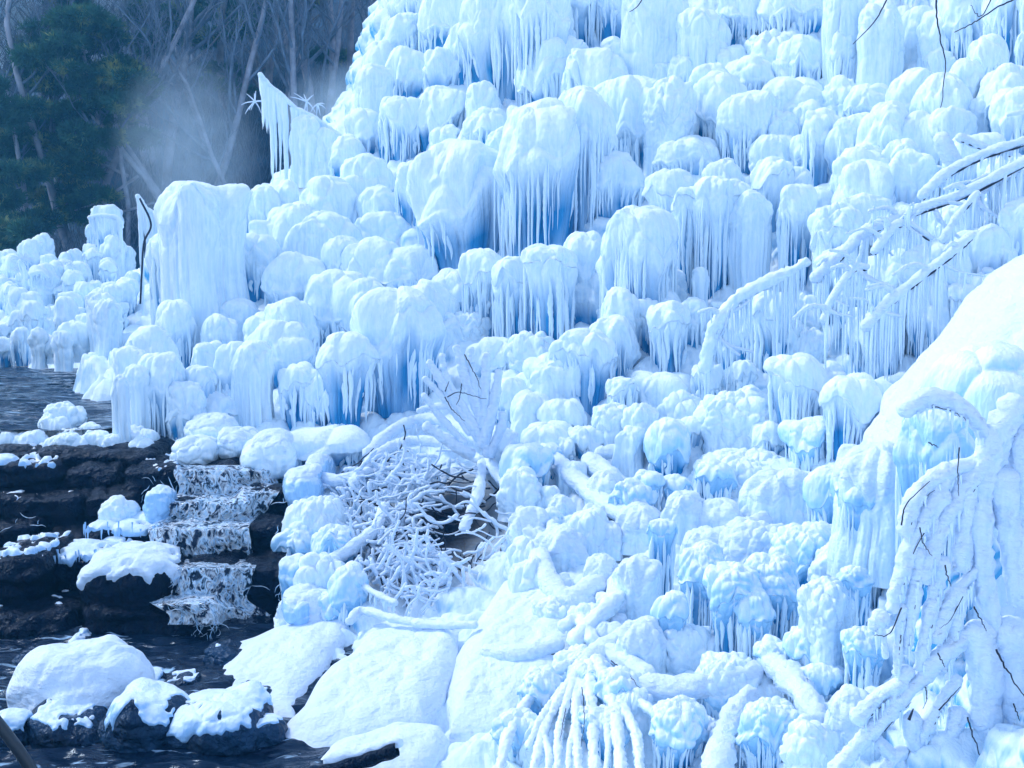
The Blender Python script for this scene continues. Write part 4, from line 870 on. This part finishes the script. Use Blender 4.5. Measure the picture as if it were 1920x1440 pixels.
# black pipe in the corner, dark log at the bottom edge
mb = MB(); G, *_ = tube_grid(smooth_path(dpts([(-20,1335),(30,1400),(70,1460)], d=6.4), 20), .035, 12); mb.grid(G, wrap=True)
tag(mb.build('pipe', M_PIPE), 'black plastic pipe slanting through the bottom corner', 'pipe', kind='thing')
r = empty('fallen_log', P(600, 1445, 6.6), 'dark wet log lying under snow at the bottom edge', 'log'); r['kind'] = 'thing'
mb = MB(); G, *_ = tube_grid(smooth_path(dpts([(600,1450),(680,1428),(745,1405)], d=6.5), 24), .045 + .004 * np.sin(np.arange(24)), 10); mb.grid(G, wrap=True); mb.build('wood', M_ROCK, r)
G, p, rr = coat(dpts([(620,1425),(690,1408),(748,1392)], d=6.55), 16, 4); mb = MB(); mb.grid(G, wrap=True); mb.build('snow_cap', M_SNOW, r)

# ------------------------------------------------------------------ forest hillside
def hz(x, y): 
    return -1.6 + np.clip(y - 31, 0, 60) * (.72 + .004 * np.clip(x + 10, -40, 40)) * (1 - .52 * np.clip((-.36 - x / np.maximum(y, 1)) / .07, 0, 1)) + 1.2 * fbm(np.stack([x * .12, y * .12, 0 * x], -1), 3, 21) * np.clip((y - 31) / 8, 0, 1)
m_litter = simple('leaf_litter', (.05, .13, .22), .95, 4, .8, .1, (.03, .05, .08), cs=.8)
X, Y = np.meshgrid(np.linspace(-90, 90, 220), np.concatenate([np.linspace(31, 92, 160), [140, 400]]))
Z = hz(X, Y); mb = MB(); mb.grid(np.stack([X, Y, Z], -1)); tag(mb.build('forest_hill', m_litter), 'steep wooded hillside behind the icefall', kind='structure')
X, Y = np.meshgrid(np.linspace(-90, 90, 40), np.linspace(-70, 33, 40)); mb = MB(); mb.grid(np.stack([X, Y, 0 * X - 4.2], -1)); tag(mb.build('ground', M_SNOW), 'ground', kind='structure')

def tree_mesh(seed, h=9.0, lean=.15, depth=5):
    rg = random.Random(seed); tr = MB(); cr = MB()
    def grow(p, dr, L, r, lv):
        n = 6; pts = [np.array(p)]; d = np.array(dr, float)
        for i in range(n):
            d = d + np.array([rg.gauss(0, .10), rg.gauss(0, .10), rg.gauss(.03, .06)]) * (1 + lv * .6); d /= np.linalg.norm(d); pts.append(pts[-1] + d * L / n)
        q = np.array(pts); G, *_ = tube_grid(q, np.linspace(r, r * .55, n + 1), 6 if lv < 2 else 3)
        (tr if lv == 0 else cr).grid(G, wrap=True)
        if lv >= depth: return
        for k in range([9, 5, 4, 4, 3][lv]):
            t = rg.uniform(.35 if lv == 0 else .15, 1); i = min(int(t * n), n - 1); b = q[i] + (q[i + 1] - q[i]) * (t * n - i)
            a = rg.uniform(0, 2 * PI); out = np.array([cos(a), sin(a), rg.uniform(.2, 1.1)]); nd = d * .7 + out * .8; nd /= np.linalg.norm(nd)
            grow(b, nd, L * rg.uniform(.34, .62) * (1 if lv else .8), max(r * .42 * (1.1 - .4 * t), .006), lv + 1)
    grow((0, 0, 0), (lean, 0, 1), h, .13, 0)
    return tr, cr
protos = [tuple(mesh_from('trunk' if k == 0 else 'crown', np.concatenate(m.V), np.concatenate(m.Q)) for k, m in enumerate(tree_mesh(s, depth=4))) for s in (1, 2, 3, 4, 5)]
for a, b in protos: a.materials.append(M_BARK); b.materials.append(M_TREE)
rt = random.Random(8); spots = []
for i in range(52):
    y = 33 + 26 * rt.random() ** 1.3; u = rt.uniform(-60, 800); spots.append((u, y))
spots.sort(key=lambda t: t[1])
for i, (u, y) in enumerate(spots):
    x = (u - 960) / F * y; z = float(hz(np.array(x), np.array(y)))
    near = y < 38
    t = empty('bare_tree', (x, y, z - .1), 'leafless grey tree on the hazy wooded slope', 'tree', 'leafless trees of the hillside'); t['kind'] = 'thing'
    a, b = protos[i % 5]
    for nm, me in (('trunk', a), ('crown', b)):
        o = bpy.data.objects.new(nm, me); COL.objects.link(o); o.parent = t
    t.rotation_euler = (rt.uniform(-.1, .1), rt.uniform(-.25, .1), rt.uniform(0, 6.28)); s_ = rt.uniform(.7, 1.25); t.scale = (s_, s_, s_)
X, Y = np.meshgrid(np.linspace(-90, 90, 60), np.linspace(-70, -16, 40)); Zb = -4.3 + np.clip(-18 - Y, 0, 60) * .22 + 1.5 * fbm(np.stack([X * .2, Y * .2, 0 * X], -1), 3, 5)  # unseen hill added behind the camera to block warm horizon light
mb = MB(); mb.grid(np.stack([X, Y, Zb], -1)); tag(mb.build('far_hill_unseen_blocker', simple('dark_blocker_slope', (.05, .08, .10), .9, 3, .8, .3, (.02, .035, .05), cs=.5)), 'unseen dark slope added behind the camera to block the warm horizon', kind='structure')
# undergrowth
mb = MB(); rg = random.Random(5)
for i in range(5200):
    y = 32 + 30 * rg.random() ** 1.2; x = (rg.uniform(-80, 820) - 960) / F * y; z = float(-1.6 + max(0, y - 31) * (.72 + .004 * min(40, max(-40, x + 10))) * (1 - .52 * min(1, max(0, (-.36 - x / y) / .07)))); L = rg.uniform(.6, 2.2)
    a = rg.uniform(0, 6.28); q = np.array([[x, y, z - .2], [x + cos(a) * L * .2, y + sin(a) * .2 * L, z + L * .5], [x + cos(a + 1) * L * .45, y + sin(a + 1) * .4 * L, z + L]])
    G, *_ = tube_grid(q, np.array([.018, .012, .005]), 3); mb.grid(G, wrap=True)
tag(mb.build('undergrowth', M_TREE), 'thicket of thin bare shoots on the wooded slope', kind='stuff')

def pine(lab, base, tip, pads, d, seed, limbs=(), npd=330, psize=1.0):
    rg = random.Random(seed); nr_ = np.random.RandomState(seed); B = P(base[0], base[1], d)
    root = empty('pine_tree', B, lab, 'tree', 'pines before the hillside'); root['kind'] = 'thing'
    mb = MB(); sc = d / F
    for pts, r0, r1 in limbs:
        q = smooth_path(dpts(pts, d=d), 24); G, *_ = tube_grid(q, np.linspace(r0, r1, 24) * sc, 8); mb.grid(G, wrap=True)
    mb.build('trunk', M_BARK, root)
    Vs = []; tw = MB()
    for (u, v, w, h) in pads:
        dd = d + rg.uniform(-1.6, 1.6); c = P(u, v, dd)
        n = int(npd * w * h / 2600.0 * psize) + 60
        # tufts inside the pad, denser on its upper skin
        q = nr_.normal(size=(n, 3)); q /= np.linalg.norm(q, axis=1)[:, None]; q *= nr_.uniform(.35, 1, (n, 1)) ** .5
        cen = c + q * np.array([w / 2 * sc, w / 2 * sc * .9, h / 2 * sc])
        for j in range(5):
            a = q * .6 + nr_.normal(size=(n, 3)) * .6 + np.array([0, 0, .45]); a /= np.linalg.norm(a, axis=1)[:, None]
            L = nr_.uniform(.10, .24, (n, 1)); sd_ = np.cross(a, nr_.normal(size=(n, 3))); sd_ /= np.linalg.norm(sd_, axis=1)[:, None]; wd = .017
            Vs.append(np.stack([cen - sd_ * wd, cen + sd_ * wd, cen + a * L + sd_ * wd * .4, cen + a * L - sd_ * wd * .4], 1))
        for j in range(3):
            k = rg.randrange(n); ctrp = smooth_path(np.array([c + np.array([0, 0, -h * .3 * sc]), (c + cen[k]) / 2, cen[k]]), 6); G, *_ = tube_grid(ctrp, .018, 4); tw.grid(G, wrap=True)
    V = np.concatenate(Vs).reshape(-1, 3); Q = np.arange(len(V)).reshape(-1, 4)
    mb = MB(); mb.add(V, Q); mb.build('crown', M_NEEDLE, root, smooth=False)
    tw.build('branchlets', M_TREE, root)['kind'] = 'stuff'
def padfield(poly_rows, rg, w=(46, 86), h=(16, 34)):
    out = []
    for (v, u0, u1, n) in poly_rows:
        for i in range(n): out.append((rg.uniform(u0, u1), v + rg.uniform(-14, 14), rg.uniform(*w), rg.uniform(*h)))
    return out
rg = random.Random(4)
pine('tall dense pine in front of the wooded slope with a twin leaning trunk', (305, 420), (140, 10),
 padfield([(12,125,160,2),(35,110,180,4),(60,60,210,6),(85,40,240,7),(115,60,250,8),(145,40,265,9),(175,30,270,9),(205,20,265,9),(235,30,250,8),(262,10,230,8),(290,0,190,7),(320,0,180,6),(355,20,190,5),(390,60,200,5),(420,0,160,5),(250,215,280,2)], rg), 33, 5,
 [([(330,440),(285,350),(235,290),(190,235),(170,170),(150,60),(145,12)],7,2),([(325,400),(270,320),(225,250),(205,190),(200,120)],5,2),([(230,285),(205,205),(190,150)],4,2),([(190,235),(150,200),(110,190)],3,1),([(240,330),(150,290),(60,280)],3,1),([(260,330),(180,380),(90,410)],3,1),([(180,180),(110,140),(60,110)],3,1),([(170,140),(220,110),(250,100)],3,1),([(290,380),(180,410),(165,408)],2.5,1.5)])
rg = random.Random(14)
pine('dark pine cut off by the picture edge', (-70, 420), (0, 150), padfield([(165,-40,10,3),(190,-50,20,4),(225,-60,10,4),(330,-40,40,4),(380,-40,50,5),(430,-40,50,4),(470,-60,30,3)], rg), 31, 15, [([(-80,480),(-60,300),(-40,150)],6,2),([(-60,300),(0,220),(20,190)],2.5,1),([(-70,400),(0,370),(40,350)],2.5,1)])
rg = random.Random(24)
pine('sparse pine with open boughs behind the tall one', (395, 260), (300, 0), padfield([(10,220,420,7),(35,240,400,5),(60,260,350,4),(90,230,330,4)], rg, (34, 64), (12, 22)), 39, 25, [([(400,330),(360,200),(310,100),(290,-20)],4,1.5),([(330,140),(390,90),(430,40)],2.5,1),([(310,100),(250,60),(220,20)],2.5,1),([(345,170),(290,140),(250,130)],2,1)], npd=200)
rg = random.Random(34)
pine('dark broad pine bough at the top edge above the snag', (560, 330), (450, -30), padfield([(-5,380,600,8),(20,400,560,7),(45,420,520,5),(70,340,440,5),(100,560,640,2),(130,380,440,2),(160,400,450,2)], rg, (44, 76), (12, 24)), 41, 35, [([(545,420),(520,250),(480,120),(440,-20)],5,2),([(500,180),(420,80),(360,20)],3,1),([(490,130),(560,60),(620,10)],3,1),([(480,110),(430,60),(400,10)],2.5,1)], npd=260)

# ------------------------------------------------------------------ air
def box(name, lo, hi):
    v = [(x, y, z) for x in (lo[0], hi[0]) for y in (lo[1], hi[1]) for z in (lo[2], hi[2])]
    f = [(0, 1, 3, 2), (4, 6, 7, 5), (0, 4, 5, 1), (2, 3, 7, 6), (0, 2, 6, 4), (1, 5, 7, 3)]
    me = bpy.data.meshes.new(name); me.from_pydata(v, [], f); o = bpy.data.objects.new(name, me); COL.objects.link(o); return o
def volmat(name, dens, col=(.75, .87, 1), aniso=.5, blobby=False):
    m = bpy.data.materials.new(name); m.use_nodes = True; nt = m.node_tree; nt.nodes.remove(nt.nodes['Principled BSDF'])
    v = nt.nodes.new('ShaderNodeVolumePrincipled'); v.inputs['Color'].default_value = (*col, 1); v.inputs['Density'].default_value = dens; v.inputs['Anisotropy'].default_value = aniso
    nt.links.new(v.outputs[0], nt.nodes['Material Output'].inputs['Volume']); return m
hz_ = box('haze', (-92, -72, -6), (92, 402, 60)); hz_.data.materials.append(volmat('haze_air', .0024, col=(.13, .58, 1))); tag(hz_, 'thin blue winter air', kind='stuff')

# heavier snow masses of the near shrub and the iced hump behind it
shrub = bpy.data.objects['snow_laden_shrub']
for (u, v, w, h, d, rot) in [(1862, 1000, 190, 420, 5.95, 4), (1905, 1250, 190, 420, 5.9, 0), (1790, 1130, 110, 300, 5.85, 18), (1760, 1400, 200, 160, 5.8, 30)]:
    c = P(u, v, d); sc = d / F
    o = blob_mesh((c[0], c[1] + .2, c[2]), (w / 2 * sc, .22, h / 2 * sc), p=2.2, rot=(0, rot, 0), amp=.09, nscale=4.5, n=40, seed=int(u)).build('ice_mass', M_BLUE, shrub)
for (u, vt, vb, w, st, d, lab) in [(1850, 640, 1180, 200, 'h', 6.5, 'wide pale iced hump with faint drips on the big snow mound'), (1768, 742, 1120, 110, 'h', 5.9, 'overhanging iced shelf with fine drips above the near shrub'), (1880, 800, 1200, 120, 's', 6.0, 'smooth snowy hump behind the top of the near shrub'), (1660, 832, 1060, 110, 's', 7.4, 'knobby snowy hump at the foot of the big snow mound')]:
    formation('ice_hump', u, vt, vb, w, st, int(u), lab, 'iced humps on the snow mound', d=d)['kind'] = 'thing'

def mist(name, u, v, w, h, d, dens, lab, dp=.8):
    c = P(u, v, d); sc = d / F; mb = MB()
    for f in sphere_dirs(8): mb.grid(f * np.array([w / 2 * sc, dp, h / 2 * sc]) + c)
    m = volmat(name + '_air', 0, (.70, .88, 1), .2); nt = m.node_tree; vo = [n for n in nt.nodes if n.type == 'PRINCIPLED_VOLUME'][0]
    tc = nt.nodes.new('ShaderNodeTexCoord'); no = nt.nodes.new('ShaderNodeTexNoise'); no.inputs['Scale'].default_value = 2.2; nt.links.new(tc.outputs['Object'], no.inputs['Vector'])
    mp = nt.nodes.new('ShaderNodeMapping'); mp.inputs['Location'].default_value = tuple(-c / np.array([w / 2 * sc, dp, h / 2 * sc])); mp.inputs['Scale'].default_value = tuple(1 / np.array([w / 2 * sc, dp, h / 2 * sc]))
    nt.links.new(tc.outputs['Object'], mp.inputs[0]); gr = nt.nodes.new('ShaderNodeTexGradient'); gr.gradient_type = 'SPHERICAL'; nt.links.new(mp.outputs[0], gr.inputs[0])
    mu = nt.nodes.new('ShaderNodeMath'); mu.operation = 'MULTIPLY'; nt.links.new(gr.outputs['Fac'], mu.inputs[0]); nt.links.new(no.outputs[0], mu.inputs[1])
    m2 = nt.nodes.new('ShaderNodeMath'); m2.operation = 'MULTIPLY'; nt.links.new(mu.outputs[0], m2.inputs[0]); m2.inputs[1].default_value = dens; nt.links.new(m2.outputs[0], vo.inputs['Density'])
    o = mb.build(name, m); tag(o, lab, kind='stuff')
mist('mist', 350, 290, 300, 400, 24, 1.3, 'plume of fine spray rising behind the tall block of ice')
mist('mist', 650, 215, 260, 200, 25.5, 2.0, 'soft spray drifting beside the icefall edge')

mist('mist', 10, 0, 460, 300, 37, 2.6, 'bright sunlit haze over the trees in the top corner', 5.5)

for i, (u, vt, vb, w, st, lab) in enumerate([(590, 935, 1030, 86, 'k', 'uppermost rough ice bulge right of the black ledges'), (560, 985, 1060, 74, 'mk', 'small dripping ice bulge touching the black ledges'), (620, 990, 1090, 78, 'mk', 'dripping ice bulge under the brushwood heap'), (548, 1040, 1150, 70, 'h', 'narrow ice curtain beside the lowest black block'), (595, 1040, 1150, 76, 'k', 'rough ice bulge in the middle of the cluster below the heap'), (645, 1060, 1170, 76, 'h', 'ice curtain with blue hollows above the snowy slab'), (575, 1100, 1185, 80, 's', 'low smooth ice bulge above the first snowy slab'), (625, 1110, 1180, 60, 'mk', 'small icicle fringed bulge above the first snowy slab'), (540, 1120, 1185, 50, 'k', 'small rough ice lump at the foot of the cascade')]):
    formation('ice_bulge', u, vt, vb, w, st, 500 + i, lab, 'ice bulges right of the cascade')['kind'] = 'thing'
